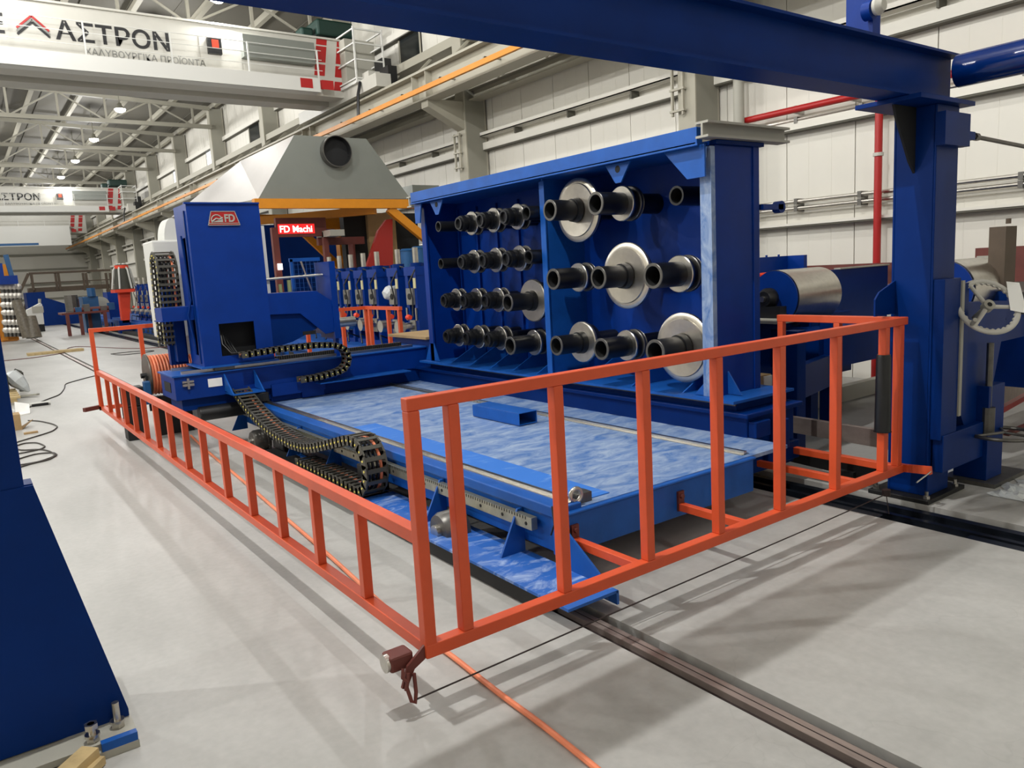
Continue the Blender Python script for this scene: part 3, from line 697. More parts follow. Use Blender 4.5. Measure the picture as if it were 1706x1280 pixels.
#=PART3= ---------------------------------------------------------------- cross slide and column
sd = thing('cross_slide', 'long blue cross beam with toothed rack across the far end of the trolley', 'cross beam', (3.1, 8.4, .45))
YS = 8.1
b = MB(); b.box((1.66, 4.55), (YS, YS + .62), (.56, .80)); b.build('beam', 'blue', sd, bevel=.006)
b = MB(); b.box((1.64, 4.55), (YS - .02, YS + .66), (.80, .815)); b.build('top_plate', 'blue_mid', sd)
b = MB(); b.box((1.75, 4.4), (YS + .06, YS + .10), (.815, .845)); b.box((1.75, 4.4), (YS + .5, YS + .54), (.815, .845)); b.build('guide_rail', 'steel', sd)
b = MB(); b.box((2.75, 4.3), (YS + .16, YS + .2), (.815, .88)); 
for k in range(60): b.box((2.75 + k * .026, 2.762 + k * .026), (YS + .15, YS + .16), (.82, .88), 1)
b.build('toothed_rack', ['steel_dark', 'black_matte'], sd)
b = MB(); b.box((1.655, 1.662), (YS + .18, YS + .46), (.63, .73)); b.build('end_opening', 'black_matte', sd)
b = MB(); b.box((1.72, 3.6), (YS + .05, YS + .55), (.44, .56)); b.box((2.62, 4.5), (YS + .02, YS + .6), (.408, .56)); b.build('carriage_base', 'blue_dark', sd)
b = MB(); b.box((2.62, 3.22), (YS - .02, YS + .02), (.47, .60)); b.box((2.95, 3.2), (YS - .02, YS + .02), (.41, .47)); b.build('skirt_plate', 'blue', sd)
b = MB(); b.box((3.1, 4.22), (YS - .19, YS), (.555, .568)); b.build('chain_tray', 'blue_mid', sd)
b = MB(); b.box((2.4, 2.56), (YS - .1, YS + .1), (.44, .54)); b.cyl((1.85, YS - .02, .40), (2.42, YS - .02, .40), .075, 16); b.build('drive_unit', 'black', sd, bevel=.01)
b = MB()
for x in (2.14, 2.45): b.prism([(x, YS, .78), (x, YS, .60), (x, YS - .28, .58)], (.014, 0, 0))
b.box((2.14, 2.47), (YS - .28, YS), (.575, .585)); b.build('chain_bracket', 'blue_mid', sd)
b = MB(); b.box((1.98, 2.12), (YS - .006, YS), (.66, .745)); b.build('notice', 'paper', sd)
b = MB(); b.box((1.73, 1.84), (YS - .03, YS), (.70, .725)); b.box((1.73, 1.84), (YS - .03, YS), (.735, .755)); b.box((1.775, 1.795), (YS - .035, YS), (.67, .78)); b.build('latch', 'steel', sd)
ct = thing('lift_column', 'tall blue box column with a red plate near its top, standing on the cross beam', 'column', (2.35, 8.4, .845))
X0, X1 = 1.965, 2.69
b = MB()
hw = ((2.15, 2.51), (.96, 1.295))
F = YS
for xx, zz in (((X0, hw[0][0]), (.87, 2.48)), ((hw[0][1], X1), (.87, 2.48)), (hw[0], (.87, hw[1][0])), (hw[0], (hw[1][1], 2.48))): b.box(xx, (F, F + .014), zz)
b.box((X1 - .014, X1), (F + .014, F + .52), (.87, 2.48)); b.box((X0, X1), (F + .5, F + .514), (.87, 2.48)); b.box((X0, X1), (F, F + .52), (2.48, 2.505))
b.box((X0 - .02, X1), (F - .02, F + .02), (2.50, 2.515)); 
L = X0
for yy, zz in (((F + .014, F + .12), (.87, 2.48)), ((F + .3, F + .5), (.87, 2.48)), ((F + .12, F + .3), (2.18, 2.48)), ((F + .12, F + .3), (1.42, 1.50)), ((F + .12, F + .3), (.87, .98))): b.box((L, L + .014), yy, zz)
b.build('box_body', 'blue', ct)
b = MB(); b.box((X0 + .02, X1 - .02), (F + .2, F + .22), (.88, 2.4)); b.build('inner_panel', 'black_matte', ct)
b = MB(); b.box((X0 - .04, X1 + .03), (F - .05, F + .6), (.855, .872)); b.build('base_plate', 'blue_mid', ct)
b = MB(); b.box((X0 + .03, X1 - .05), (F + .02, F + .56), (.845, .855)); b.box((X0 + .1, X0 + .3), (F + .0, F + .1), (.82, .855)); b.build('slide_block', 'steel_dark', ct)
lp = MB(); zt, zb = 2.425, 2.288
lp.prism([(2.195, F - .014, zt), (2.43, F - .014, zt), (2.472, F - .014, zb), (2.158, F - .014, zb)], (0, .014, 0), 0)
pl = lp.build('name_plate', ['red'], ct, bevel=.002)
b = MB()
for p, q in (((2.195, zt), (2.43, zt)), ((2.43, zt), (2.472, zb)), ((2.472, zb), (2.158, zb)), ((2.158, zb), (2.195, zt)), ((2.165, zb + .018), (2.466, zb + .018))):
    b.bar((p[0], F - .016, p[1]), (q[0], F - .016, q[1]), .006, .006, (0, 1, 0))
b.build('plate_border', 'grey_paint', pl)
text_mesh('letters', 'FD', .105, 'grey_paint', (2.318, F - .0175, 2.322), RX, pl, .002, .85, .003)
b = MB()
arc = [(2.245 + .052 * math.cos(a), F - .016, 2.34 + .05 * math.sin(a)) for a in [math.radians(t) for t in range(20, 215, 12)]]
b.path(arc, .006, 6); b.path([(2.2, F - .016, 2.325), (2.24, F - .016, 2.355), (2.27, F - .016, 2.345), (2.305, F - .016, 2.362)], .008, 6)
b.prism([(2.195, F - .018, 2.318), (2.305, F - .018, 2.318), (2.305, F - .018, 2.352), (2.25, F - .018, 2.335)], (0, .003, 0)); b.build('emblem', 'grey_paint', pl)
# arm
b = MB()
b.prism([(X1, F + .02, 1.57), (3.235, F + .02, 1.565), (3.40, F + .02, 1.45), (3.44, F + .02, 1.10), (3.30, F + .02, 1.08), (3.03, F + .02, 1.33), (X1, F + .02, 1.345)], (0, .40, 0))
ap = b.build('arm_plate', 'blue', ct, bevel=.004)
b = MB(); b.prism([(X1, F + .06, 1.345), (3.03, F + .06, 1.33), (3.22, F + .06, 1.15), (2.93, F + .06, 1.03), (X1, F + .06, .98)], (0, .3, 0)); b.box((3.05, 3.2), (F + .055, F + .06), (1.09, 1.13), 1); b.build('arm_web', ['blue_dark', 'black_matte'], ct)
b = MB(); b.box((3.40, 3.47), (F + .0, F + .42), (1.02, 1.88)); b.box((3.42, 3.46), (F + .05, F + .12), (.8, 1.02)); b.build('arm_post', 'blue', ct)
b = MB(); b.cyl((3.47, F + .1, 1.19), (3.69, F + .1, 1.19), .056, 24); b.lathe((3.46, F + .1, 1.19), (1, 0, 0), [(0, .07), (.03, .07)], 24); b.build('spindle', 'steel', ap)
b = MB(); b.box((3.1, 3.38), (F + .4, F + .415), (1.57, 1.9)); 
mesh = b
b = MB()
for k in range(9): z = 1.45 + k * .052; b.bar((3.14, F + .4, z), (3.44, F + .4, z), .004, .004)
for k in range(7): x = 3.15 + k * .048; b.bar((x, F + .4, 1.3), (x, F + .4, 1.9), .004, .004)
b.bar((3.12, F + .4, 1.52), (3.12, F + .4, 1.93), .03, .03); b.bar((3.1, F + .4, 1.92), (3.46, F + .4, 1.92), .03, .04); b.build('mesh_guard', 'blue_mid', ct)
b = MB(); b.cyl((2.76, F + .3, 1.72), (3.45, F + .2, 1.74), .014, 8); b.cyl((3.2, F + .3, 1.9), (3.3, F + .3, 1.55), .012, 8); b.build('grab_bar', 'steel', ct)
b = MB(); b.box((2.70, 2.83), (F + .32, F + .44), (1.57, 2.30)); b.box((2.71, 2.75), (F + .2, F + .3), (1.57, 2.44)); b.build('side_cover', 'white_plain', ct)
b = MB(); b.cyl((2.90, F + .2, 1.57), (2.90, F + .2, 1.66), .02, 8); b.cyl((3.02, F + .25, 1.57), (3.02, F + .25, 1.70), .022, 8); b.build('stub', 'light_green', ct)
b = MB(); b.box((1.66, 1.97), (F + .18, F + .5), (1.36, 1.49)); b.box((1.64, 1.97), (F + .15, F + .5), (1.352, 1.362)); b.build('side_bracket', 'blue', ct)
b = MB(); b.box((X0 - .012, X0), (F + .08, F + .12), (.9, 2.44)); b.path([(X0 - .04, F + .1, 1.1), (X0 - .07, F + .12, 1.4), (X0 - .02, F + .15, 1.55), (X0 - .03, F + .2, 2.2)], .01, 6); b.build('side_rail', 'blue_dark', ct)
b = MB()
for k in range(4): b.path([(2.19 + k * .02, F + .12, 1.22 - .03 * k), (2.18 + .03 * k, F + .05, 1.08), (2.24 + .02 * k, F - .02, .985), (2.34, F - .06, .985)], .007, 6)
b.build('cable', 'black', ct)
b = MB(); b.box((1.84, 1.935), (F + .55, F + .95), (.9, 1.33)); b.box((1.80, 1.98), (F + .7, F + .8), (.86, 1.7)); b.build('rear_frame', 'blue_dark', ct)
# white cover and hose loop behind the column
wc = thing('white_cabinet', 'white cabinet with rounded hump partly hidden behind the left side of the blue column', 'cabinet', (2.0, 9.5, 0.8))
b = MB(); b.box((1.85, 2.2), (9.3, 9.8), (1.12, 2.22)); b.box((2.0, 2.2), (9.5, 9.8), (0, 1.12)); b.build('body', 'white_plain', wc, bevel=.02)
b = MB(); b.prism([(2.10 + .10 * math.cos(a), 9.35, 2.2 + .27 * math.sin(a)) for a in [math.pi * i / 16 for i in range(17)]], (0, .35, 0)); b.build('hump', 'white_plain', wc)
# energy chains
def energy_chain(label, pts, wid, width, h, n, loc, pitchpins=True, group='cable chains'):
    t = thing('energy_chain', label, 'cable chain', loc, group)
    P = [Vector(p) for p in pts]; W = Vector(wid).normalized()
    L = [0]
    for i in range(1, len(P)): L.append(L[-1] + (P[i] - P[i - 1]).length)
    def at(s):
        for i in range(1, len(P)):
            if s <= L[i] or i == len(P) - 1:
                f = (s - L[i - 1]) / max(1e-6, L[i] - L[i - 1]); return P[i - 1].lerp(P[i], f)
    for k in range(n):
        a = at(L[-1] * k / n); c = at(L[-1] * (k + 1) / n); d = (c - a).normalized(); u = W.cross(d).normalized()
        b = MB()
        for s in (-1, 1):
            o = W * (s * width / 2)
            b.bar(a + o - d * .1 * (c - a).length, c + o + d * .02, .014, h, u)
            mid = (a + c) / 2 + W * (s * (width / 2 + .008))
            b.lathe(mid - W * .003, W, [(0, h * .11), (.006, h * .11)], 8, 1)
        for s in (-1, 1):
            m_ = (a + c) / 2 + u * (s * (h / 2 - .004))
            b.bar(m_ - W * width / 2, m_ + W * width / 2, (c - a).length * .42, .008, u)
        b.build('chain_link', ['chain_black', 'yellow_pin'], t)
    b = MB()
    for k, off in enumerate((-.3, -.1, .12, .3)): b.path([p + W * (off * width) for p in P], h * .16, 6, 1 if k == 3 else 0)
    b.build('cable', ['black', 'orange_hose'], t)
    return t
def arc3(c, r, a0, a1, n, ex, ey):
    c = Vector(c); ex = Vector(ex); ey = Vector(ey)
    return [c + ex * (r * math.cos(math.radians(a0 + (a1 - a0) * i / n))) + ey * (r * math.sin(math.radians(a0 + (a1 - a0) * i / n))) for i in range(n + 1)]
p3 = [Xp(u, v, 2.22) for (u, v) in ((398, 655), (425, 690), (450, 715), (480, 735), (510, 745), (540, 745), (575, 740))]
P3 = [(2.27, 8.0, .59), (2.27, 7.65, .465), (2.27, 7.35, .385), (2.27, 7.05, .325), (2.27, 6.75, .295), (2.27, 6.42, .282), (2.27, 6.15, .295), (2.27, 5.9, .335), (2.27, 5.65, .395), (2.27, 5.4, .46), (2.27, 5.2, .51)]
P3 = P3 + arc3((2.27, 5.1, .325), .195, 88, -85, 12, (0, -1, 0), (0, 0, 1)) + [(2.27, 5.4, .145), (2.27, 6.3, .145)]
energy_chain('long black cable chain sagging along the left side of the trolley and curling under itself', P3, (1, 0, 0), .16, .075, 62, (2.27, 6, .1))
P2 = [(2.30, 7.96, .965), (2.7, 7.96, .985), (3.1, 7.96, .985), (3.30, 7.96, .965)] + arc3((3.31, 7.96, .81), .145, 85, -85, 10, (1, 0, 0), (0, 0, 1)) + [(3.1, 7.96, .635), (2.90, 7.96, .63)]
energy_chain('black cable chain curving down at the right in front of the blue column', P2, (0, 1, 0), .12, .06, 30, (2.9, 7.96, .6))
P1 = [(1.84, 8.72, 1.08), (1.845, 8.72, 1.4), (1.855, 8.72, 1.88)] + arc3((1.855, 8.87, 1.89), .15, 180, 0, 10, (0, 1, 0), (0, 0, 1)) + [(1.85, 9.02, 1.6), (1.84, 9.02, 1.08)]
energy_chain('black cable chain in a tall upright loop left of the blue column', P1, (1, 0, 0), .19, .075, 34, (1.85, 8.87, 1.05))
# hose reel
rl = thing('hose_reel', 'drum wound with orange cable, standing between the low railing and the cross beam', 'cable reel', (1.75, 10.0, 0))
cx, cy, cz = 1.62, 9.9, .66
c0 = Yp(245, 628, 9.6)
c1 = Yp(262, 620, 9.6)
A = Vector((c1.x - .12, 9.6, .70)); Bv = Vector((c1.x + .30, 9.6, .70))
b = MB()
for k in range(14):
    xx = A.x + .02 + k * .034; b.lathe((xx, 9.6, .70), (1, 0, 0), [(0, .2), (.006, .226), (.017, .232), (.028, .226), (.034, .2)], 36, cap=False)
b.build('cable_winding', 'orange_hose', rl)
b = MB()
for xx in (A.x, Bv.x + .08): b.lathe((xx, 9.6, .70), (1, 0, 0), [(0, .05), (0, .245), (.012, .25), (.018, .245), (.018, .05)], 40, cap=True)
b.build('flange', 'steel_dark', rl)
b = MB(); b.box((A.x + .05, Bv.x), (9.45, 9.75), (.0, .45)); b.cyl((A.x - .06, 9.6, .7), (Bv.x + .1, 9.6, .7), .03, 12); b.bar((A.x - .02, 9.5, .7), (A.x - .02, 9.45, .3), .03, .03); b.build('stand', 'black', rl)
b = MB(); b.path([(A.x + .2, 9.5, .42), (A.x + .35, 9.2, .40), (A.x + .55, 9.0, .42)], .02, 8); b.build('feed_cable', 'orange_hose', rl)
b = MB(); b.box((A.x - .30, A.x - .08), (9.4, 9.62), (.40, .60)); b.box((A.x - .30, A.x - .08), (9.4, 9.62), (.0, .38)); b.box((A.x - .09, A.x - .02), (9.3, 9.4), (.40, .66), 1); tag(b.build('control_box', ['channel', 'motor_blue'], bevel=.01), 'dark boxes with a blue bracket beside the cable reel', 'box')
# orange cable on the floor
b = MB(); P = [Zp(u, v, .012) for (u, v) in ((318, 726), (345, 752), (400, 797), (470, 858), (560, 935), (660, 1030), (745, 1086), (830, 1155), (900, 1205), (1005, 1290), (1090, 1360), (1180, 1440))]
PP = []
for i in range(len(P) - 1):
    for j in range(6): PP.append(P[i].lerp(P[i + 1], j / 6))
for it in range(6): PP = [PP[0]] + [(PP[i - 1] + PP[i] * 2 + PP[i + 1]) / 4 for i in range(1, len(PP) - 1)] + [PP[-1]]
b.path(PP, .012, 8); tag(b.build('floor_cable', 'orange_hose'), 'orange cable on the floor running under the front railing to the bottom edge', 'cable')
#=PART4= ---------------------------------------------------------------- blue portal frame in the foreground
pf = thing('portal_frame', 'big blue portal with a cross beam overhead and a post at the right', 'portal frame', (5.2, 2.5, 0))
b = MB()
b.box((-1.2, 5.40), (2.40, 2.60), (2.585, 2.60)); b.box((-1.2, 5.40), (2.40, 2.60), (2.865, 2.88)); b.box((-1.2, 5.40), (2.47, 2.485), (2.60, 2.865))
b.build('overhead_beam', 'blue_dark', pf)
b = MB(); b.box((4.74, 5.44), (2.33, 2.74), (2.555, 2.583)); b.build('top_plate', 'blue_dark', pf, bevel=.003)
b = MB()
b.box((5.07, 5.36), (2.39, 2.405), (.03, 2.555)); b.box((5.07, 5.36), (2.645, 2.66), (.03, 2.555)); b.box((5.07, 5.085), (2.405, 2.645), (.03, 2.555)); b.box((5.345, 5.36), (2.405, 2.645), (.03, 2.555))
b.build('post', 'blue_dark', pf, bevel=.004)
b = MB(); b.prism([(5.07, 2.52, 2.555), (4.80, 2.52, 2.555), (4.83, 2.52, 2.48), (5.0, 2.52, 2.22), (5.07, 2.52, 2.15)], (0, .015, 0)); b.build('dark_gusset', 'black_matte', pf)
b = MB(); b.box((5.05, 5.38), (2.33, 2.39), (2.30, 2.50)); b.box((5.38, 5.50), (2.35, 2.38), (2.35, 2.40)); b.build('bracket', 'blue_dark', pf)
b = MB(); b.cyl((5.50, 2.365, 2.375), (6.9, 2.30, 2.30), .014, 10); b.cyl((5.52, 2.365, 2.374), (5.57, 2.365, 2.372), .025, 6); b.build('tie_rod', 'steel_dark', pf)
b = MB(); b.cyl((5.31, 2.38, 2.765), (5.31, -1.5, 2.765), .10, 36); b.build('tie_tube', 'blue_gloss', pf)
b = MB(); b.box((4.98, 5.5), (2.34, 2.75), (0, .03)); b.build('base_plate', 'channel', pf, bevel=.004)
b = MB()
for (x, y) in ((5.02, 2.37), (5.42, 2.37), (5.03, 2.72)): b.cyl((x, y, .03), (x, y, .08), .012, 8); b.cyl((x, y, .03), (x, y, .05), .022, 6)
b.build('anchor_bolt', 'steel', pf)
b = MB(); b.box((4.36, 4.44), (2.42, 2.58), (2.88, 3.25)); b.lathe((4.33, 2.45, 3.0), (0, -1, 0), [(0, .05), (.05, .05)], 20); b.build('upper_lug', 'blue', pf)
b = MB(); b.lathe((4.33, 2.39, 3.01), (0, -1, 0), [(0, .045), (.02, .05), (.05, .03)], 16); b.cyl((4.33, 2.37, 3.01), (4.33, 2.34, 3.12), .018, 8); b.build('cap', 'white_paint', pf)
b = MB(); b.prism([(5.07, 2.63, 1.25), (5.07, 2.63, 1.47), (4.87, 2.63, 1.405), (4.82, 2.63, 1.36), (4.82, 2.63, 1.25)], (0, .012, 0)); b.build('side_fin', 'blue_dark', pf)
# left column
lc = thing('portal_column', 'dark blue steel column with a tall triangular foot at the left edge of the view', 'column', (0, 3.3, 0))
b = MB(); b.box((-.35, .11), (3.15, 3.60), (.06, 3.2)); b.build('post', 'blue_dark', lc, bevel=.004)
b = MB(); b.prism([(.11, 3.145, 1.03), (.137, 3.145, 1.03), (.332, 3.145, .09), (.332, 3.145, .06), (-.3, 3.145, .06), (-.3, 3.145, 1.03)], (0, .014, 0)); b.box((.08, .137), (3.16, 3.26), (1.02, 1.034)); b.build('foot_gusset', 'blue_dark', lc)
b = MB(); b.box((-.5, .338), (3.02, 3.65), (.03, .055)); b.box((.2, .338), (3.0, 3.08), (0, .03)); b.build('base_plate', 'grey_paint', lc)
b = MB(); b.box((.215, .335), (3.0, 3.03), (.03, .062)); b.build('plate_edge', 'blue_mid', lc)
for (x, y, h) in ((.285, 3.1, .10), (.195, 3.06, .07)):
    b = MB(); b.cyl((x, y, .055), (x, y, .055 + h), .013, 12); b.cyl((x, y, .055), (x, y, .075), .024, 6); b.cyl((x, y, .075), (x, y, .085), .026, 16)
    if h < .1: b.cyl((x, y, .055 + h - .02), (x, y, .055 + h), .024, 6)
    b.build('anchor_bolt', 'steel', lc)
b = MB(); b.bar((.18, 3.0, .05), (-.1, 2.75, .03), .07, .04); b.bar((.2, 2.98, .02), (-.1, 2.68, .015), .05, .03)
tag(b.build('timber_batten', 'wood'), 'pale timber battens lying in front of the blue column foot, bottom left corner', 'wood')
b = MB(); b.cyl((.04, 2.7, 0), (.04, 2.7, .6), .03, 12); b.lathe((-.02, 2.68, .45), (0, 0, 1), [(0, .05), (.06, .05)], 16, 1)
# ---------------------------------------------------------------- machine at the right with hand wheel
mc = thing('edge_machine', 'dark blue machine stand with hanging screw and feet, right of the portal post', 'machine', (5.9, 2.3, 0))
b = MB(); b.box((5.10, 5.95), (2.31, 2.38), (.20, .45)); b.build('cross_bar', 'blue_dark', mc, bevel=.004)
b = MB(); b.box((5.68, 5.93), (2.28, 2.50), (.03, .70)); b.build('foot', 'blue_dark', mc, bevel=.004)
b = MB(); b.box((5.62, 6.15), (2.2, 2.55), (0, .03)); b.build('foot_plate', 'steel_dark', mc)
b = MB(); b.box((5.08, 5.30), (2.32, 2.39), (.42, 1.47)); b.build('front_plate', 'blue_dark', mc, bevel=.003)
b = MB(); b.box((5.30, 5.335), (2.31, 2.39), (.55, 1.45)); b.build('slide_strip', 'grey_paint', mc)
b = MB(); b.box((5.34, 5.44), (2.33, 2.39), (.55, 1.43)); b.prism([(5.40, 2.36, .60), (5.40, 2.36, 1.30), (6.15, 2.36, 1.26), (6.05, 2.36, 1.0), (5.85, 2.36, .45), (5.5, 2.36, .45)], (0, .1, 0)); b.build('frame_plate', 'blue_dark', mc)
b = MB(); b.cyl((5.72, 2.30, .38), (5.72, 2.30, 1.0), .022, 12); b.cyl((5.72, 2.30, .36), (5.72, 2.30, .55), .045, 12); b.build('screw', 'steel_dark', mc)
hwc = Yp(1645, 511, 2.22)
hw_ = thing('hand_wheel', 'grey three-spoked hand wheel with a white paper tag, right of the portal post', 'hand wheel', tuple(hwc))
nrm = Vector((-.50, -.68, .54)).normalized(); ex = Vector((.806, -.592, 0)).normalized(); ey = nrm.cross(ex); ey = -ey if ey.z < 0 else ey
b = MB(); Rw = .19; pts = []
for i in range(73):
    a = 2 * math.pi * i / 72; pts.append(hwc + ex * (Rw * math.cos(a)) + ey * (Rw * math.sin(a)))
b.path(pts, .017, 12)
for i in range(30):
    a = 2 * math.pi * i / 30; b.lathe(hwc + ex * ((Rw - .012) * math.cos(a)) + ey * ((Rw - .012) * math.sin(a)) - nrm * .006, nrm, [(0, 0), (0, .013), (.012, .013), (.012, 0)], 8, cap=False)
b.build('rim', 'wheel_grey', hw_)
for k, a in enumerate((112, 228, -5)):
    a = math.radians(a); b = MB(); b.cyl(hwc, hwc + ex * (Rw * math.cos(a)) + ey * (Rw * math.sin(a)), .015, 10, r2=.012); b.build('spoke', 'wheel_grey', hw_)
b = MB(); b.cyl(hwc - nrm * .02, hwc + nrm * .03, .036, 20); b.cyl(hwc + nrm * .03, hwc + nrm * .031, .016, 12, 1); b.cyl(hwc - nrm * .16, hwc - nrm * .02, .02, 12); b.build('hub', ['grey_paint', 'black_matte'], hw_)
a = math.radians(222); hp = hwc + ex * (Rw * math.cos(a)) + ey * (Rw * math.sin(a)); b = MB(); b.cyl(hp, hp + nrm * .07 - ex * .01, .014, 12); b.build('handle', 'grey_paint', hw_)
b = MB(); q0 = hwc + ex * .12 + ey * -.05 + nrm * .025
b.prism([q0 + nrm * .0, q0 + ex * .10 - ey * .03, q0 + ex * .12 + ey * .20, q0 + ex * .04 + ey * .215], nrm * .002); b.build('paper_tag', 'paper', hw_)
tw = thing('hand_wheel', 'dark hand wheel lying level under the machine screw, right edge of the view', 'hand wheel', (5.72, 2.24, .37))
b = MB(); b.path([(5.74 + .21 * math.cos(t), 2.2 + .21 * math.sin(t), .37) for t in [2 * math.pi * i / 40 for i in range(41)]], .013, 8); b.build('rim', 'steel_dark', tw)
b = MB()
for k in range(3): b.cyl((5.74, 2.2, .38), (5.74 + .2 * math.cos(k * 2.1 + .5), 2.2 + .2 * math.sin(k * 2.1 + .5), .37), .01, 8)
b.build('spoke', 'steel_dark', tw)
b = MB(); b.bar((5.9, 2.25, .33), (6.9, 2.1, .45), .04, .02); tag(b.build('steel_bar', 'maroon'), 'rusty bar resting against the level hand wheel', 'bar')
# second roller by the hand wheel
ra, rb = Yp(1590, 500, 2.75), Yp(1655, 490, 2.75)
r2 = thing('steel_roller', 'bright steel roller with a blue end plate behind the hand wheel', 'roller', (6.5, 2.9, 1.2))
b = MB(); b.lathe((6.22, 2.85, 1.335), (1, 0, 0), [(.01, .23), (.62, .23)], 48); b.build('drum', 'steel', r2)
b = MB(); b.lathe((6.20, 2.85, 1.335), (1, 0, 0), [(0, .225), (.012, .225)], 48); b.cyl((6.1, 2.85, 1.335), (6.2, 2.85, 1.335), .05, 16); b.build('end_plate', 'blue', r2)
b = MB(); b.box((6.2, 6.4), (2.7, 3.0), (0, .9)); b.box((6.05, 7.1), (2.6, 3.1), (.9, 1.08)); b.box((6.6, 6.75), (2.55, 2.65), (1.08, 1.3)); b.build('support', 'blue_dark', r2)
b = MB(); b.box((7.2, 8.6), (2.55, 3.1), (.45, 1.05)); b.box((7.2, 8.6), (2.5, 3.12), (1.05, 1.1), 1); b.box((7.3, 7.6), (2.6, 3.0), (1.1, 1.25), 1)
tag(b.build('machine_cabinet', ['blue', 'steel_dark']), 'blue machine cabinet with grey top at the right edge of the view', 'cabinet')
b = MB(); b.box((6.66, 6.86), (2.6, 2.72), (1.08, 1.80)); b.cyl((6.75, 2.62, 1.82), (6.75, 2.62, 1.86), .02, 8)
tag(b.build('hydraulic_cylinder', 'brown_steel'), 'dark brown upright block behind the hand wheel', 'cylinder')
b = MB(); b.box((9.1, 9.24), (1.9, 6.3), (1.25, 1.50)); b.box((9.1, 9.24), (2.0, Xp(1625, 415, 9.1).y), (1.50, Xp(1660, 412, 9.1).z)); b.box((9.12, 9.22), (2.4, 2.5), (0, 1.3)); b.box((9.12, 9.22), (5.8, 5.9), (0, 1.3))
tag(b.build('steel_trestle', 'maroon'), 'brick-red steel frame standing near the right wall', 'frame')
b = MB(); b.box((9.05, 9.1), (Xp(1668, 430, 9.05).y, Xp(1627, 430, 9.05).y), (1.35, Xp(1650, 426, 9.05).z)); tag(b.build('grey_cabinet', 'grey_paint'), 'grey cabinet mounted on the brick-red trestle', 'cabinet')
# roller table between rack and portal
bt = thing('roller_table', 'blue roller table with a wide bright steel drum, between the rack and the portal post', 'roller table', (6.3, 4.2, 0))
b = MB(); b.lathe((6.33, 4.45, 1.27), (1, 0, 0), [(.012, .262), (.72, .262)], 56); b.lathe((6.33 + .72, 4.45, 1.27), (1, 0, 0), [(0, .262), (.01, .25)], 56); b.build('drum', 'steel', bt)
b = MB(); b.lathe((6.32, 4.45, 1.27), (1, 0, 0), [(0, .255), (.013, .255)], 56); b.build('end_plate', 'blue', bt)
b = MB(); b.lathe((6.16, 4.45, 1.27), (1, 0, 0), [(0, .03), (.0, .07), (.05, .10), (.10, .10)], 28); b.box((6.16, 6.26), (4.27, 4.63), (1.09, 1.2)); b.cyl((6.13, 4.45, 1.27), (6.17, 4.45, 1.27), .028, 12, 1); b.build('bearing', ['black', 'steel'], bt)
b = MB(); b.box((5.9, 6.32), (4.1, 4.8), (1.065, 1.09)); b.build('shelf_plate', 'grey_paint', bt)
b = MB()
for (x, y) in ((5.45, 3.62), (6.28, 3.82), (5.95, 4.7), (6.55, 4.2)): b.box((x, x + .12), (y, y + .12), (0, 1.06))
b.build('leg', 'blue_dark', bt)
b = MB(); b.bar((5.5, 3.68, .62), (6.4, 3.9, .62), .08, .28); b.box((5.6, 7.6), (4.4, 5.1), (.42, 1.05)); b.box((6.2, 7.5), (3.9, 4.4), (.62, .98)); b.build('frame', 'blue_dark', bt)
for (z0, yy) in ((Yp(1275, 470, 4.75).z, 4.75), (Yp(1275, 516, 4.75).z, 4.75)):
    b = MB(); b.lathe((Yp(1266, 495, 4.75).x, yy - .0, z0), (1, 0, 0), [(0, .03), (0, .08), (.03, .095), (.12, .095), (.14, .06), (.3, .035)], 24, mids=[0, 0, 0, 0, 1]); o = b.build('coupling_wheel', ['red_orange', 'steel'])
    tag(o, '%s of the two round red couplings beside the right end of the rack' % ('upper' if z0 > 1.25 else 'lower'), 'coupling', 'red couplings')
b = MB(); b.box((6.3, 7.55), (5.1, 5.16), (.5, 1.655)); b.box((7.5, 7.56), (4.9, 5.1), (.5, 1.655))
for k in range(5): b.cyl((6.5 + k * .22, 5.13, 1.655), (6.5 + k * .22, 5.13, 1.675), .012, 8)
tag(b.build('machine_enclosure', 'blue'), 'tall plain blue machine panel behind the red couplings', 'panel')
b = MB(); b.box((7.6, 8.99), (4.76, 4.8), (.4, 1.475)); b.box((7.95, 8.99), (4.74, 4.82), (1.475, 1.49), 1); tag(b.build('machine_enclosure', ['blue_dark', 'grey_paint']), 'lower blue machine panel with a pale top edge, left of the red drop pipe', 'panel')
b = MB(); b.bar((5.42, 3.72, .30), (5.36, 2.62, .30), .05, .13); tag(b.build('channel_beam', 'rail_steel'), 'dull steel channel lying behind the orange railing at the foot of the portal post', 'channel')
b = MB(); b.box((5.05, 5.45), (2.9, 3.05), (.0, .1)); b.bar((5.2, 3.6, .12), (5.1, 2.75, .12), .06, .12)
tag(b.build('channel_beam', 'channel'), 'black steel channel lying on the floor behind the orange railing', 'channel')
b = MB(); b.box((5.48, 5.64), (4.0, 4.1), (0, .66)); b.box((5.53, 5.64), (3.99, 4.0), (.55, .65), 1); tag(b.build('carton', ['cardboard', 'paper']), 'brown carton with a white label leaning by the right foot of the rack', 'carton')
b = MB(); b.path([(5.2, 4.2, 1.35), (5.25, 4.15, 1.2), (5.3, 4.15, 1.1), (5.26, 4.15, 1.0)], .02, 8); tag(b.build('hose', 'motor_blue'), 'short blue hose hanging by the right foot of the rack', 'hose')
b = MB(); b.box((7.0, 9.2), (4.6, 4.7), (.02, .19)); tag(b.build('perforated_tray', 'grey_paint'), 'perforated grey steel section on the floor near the wall, seen through the orange railing', 'steel section')
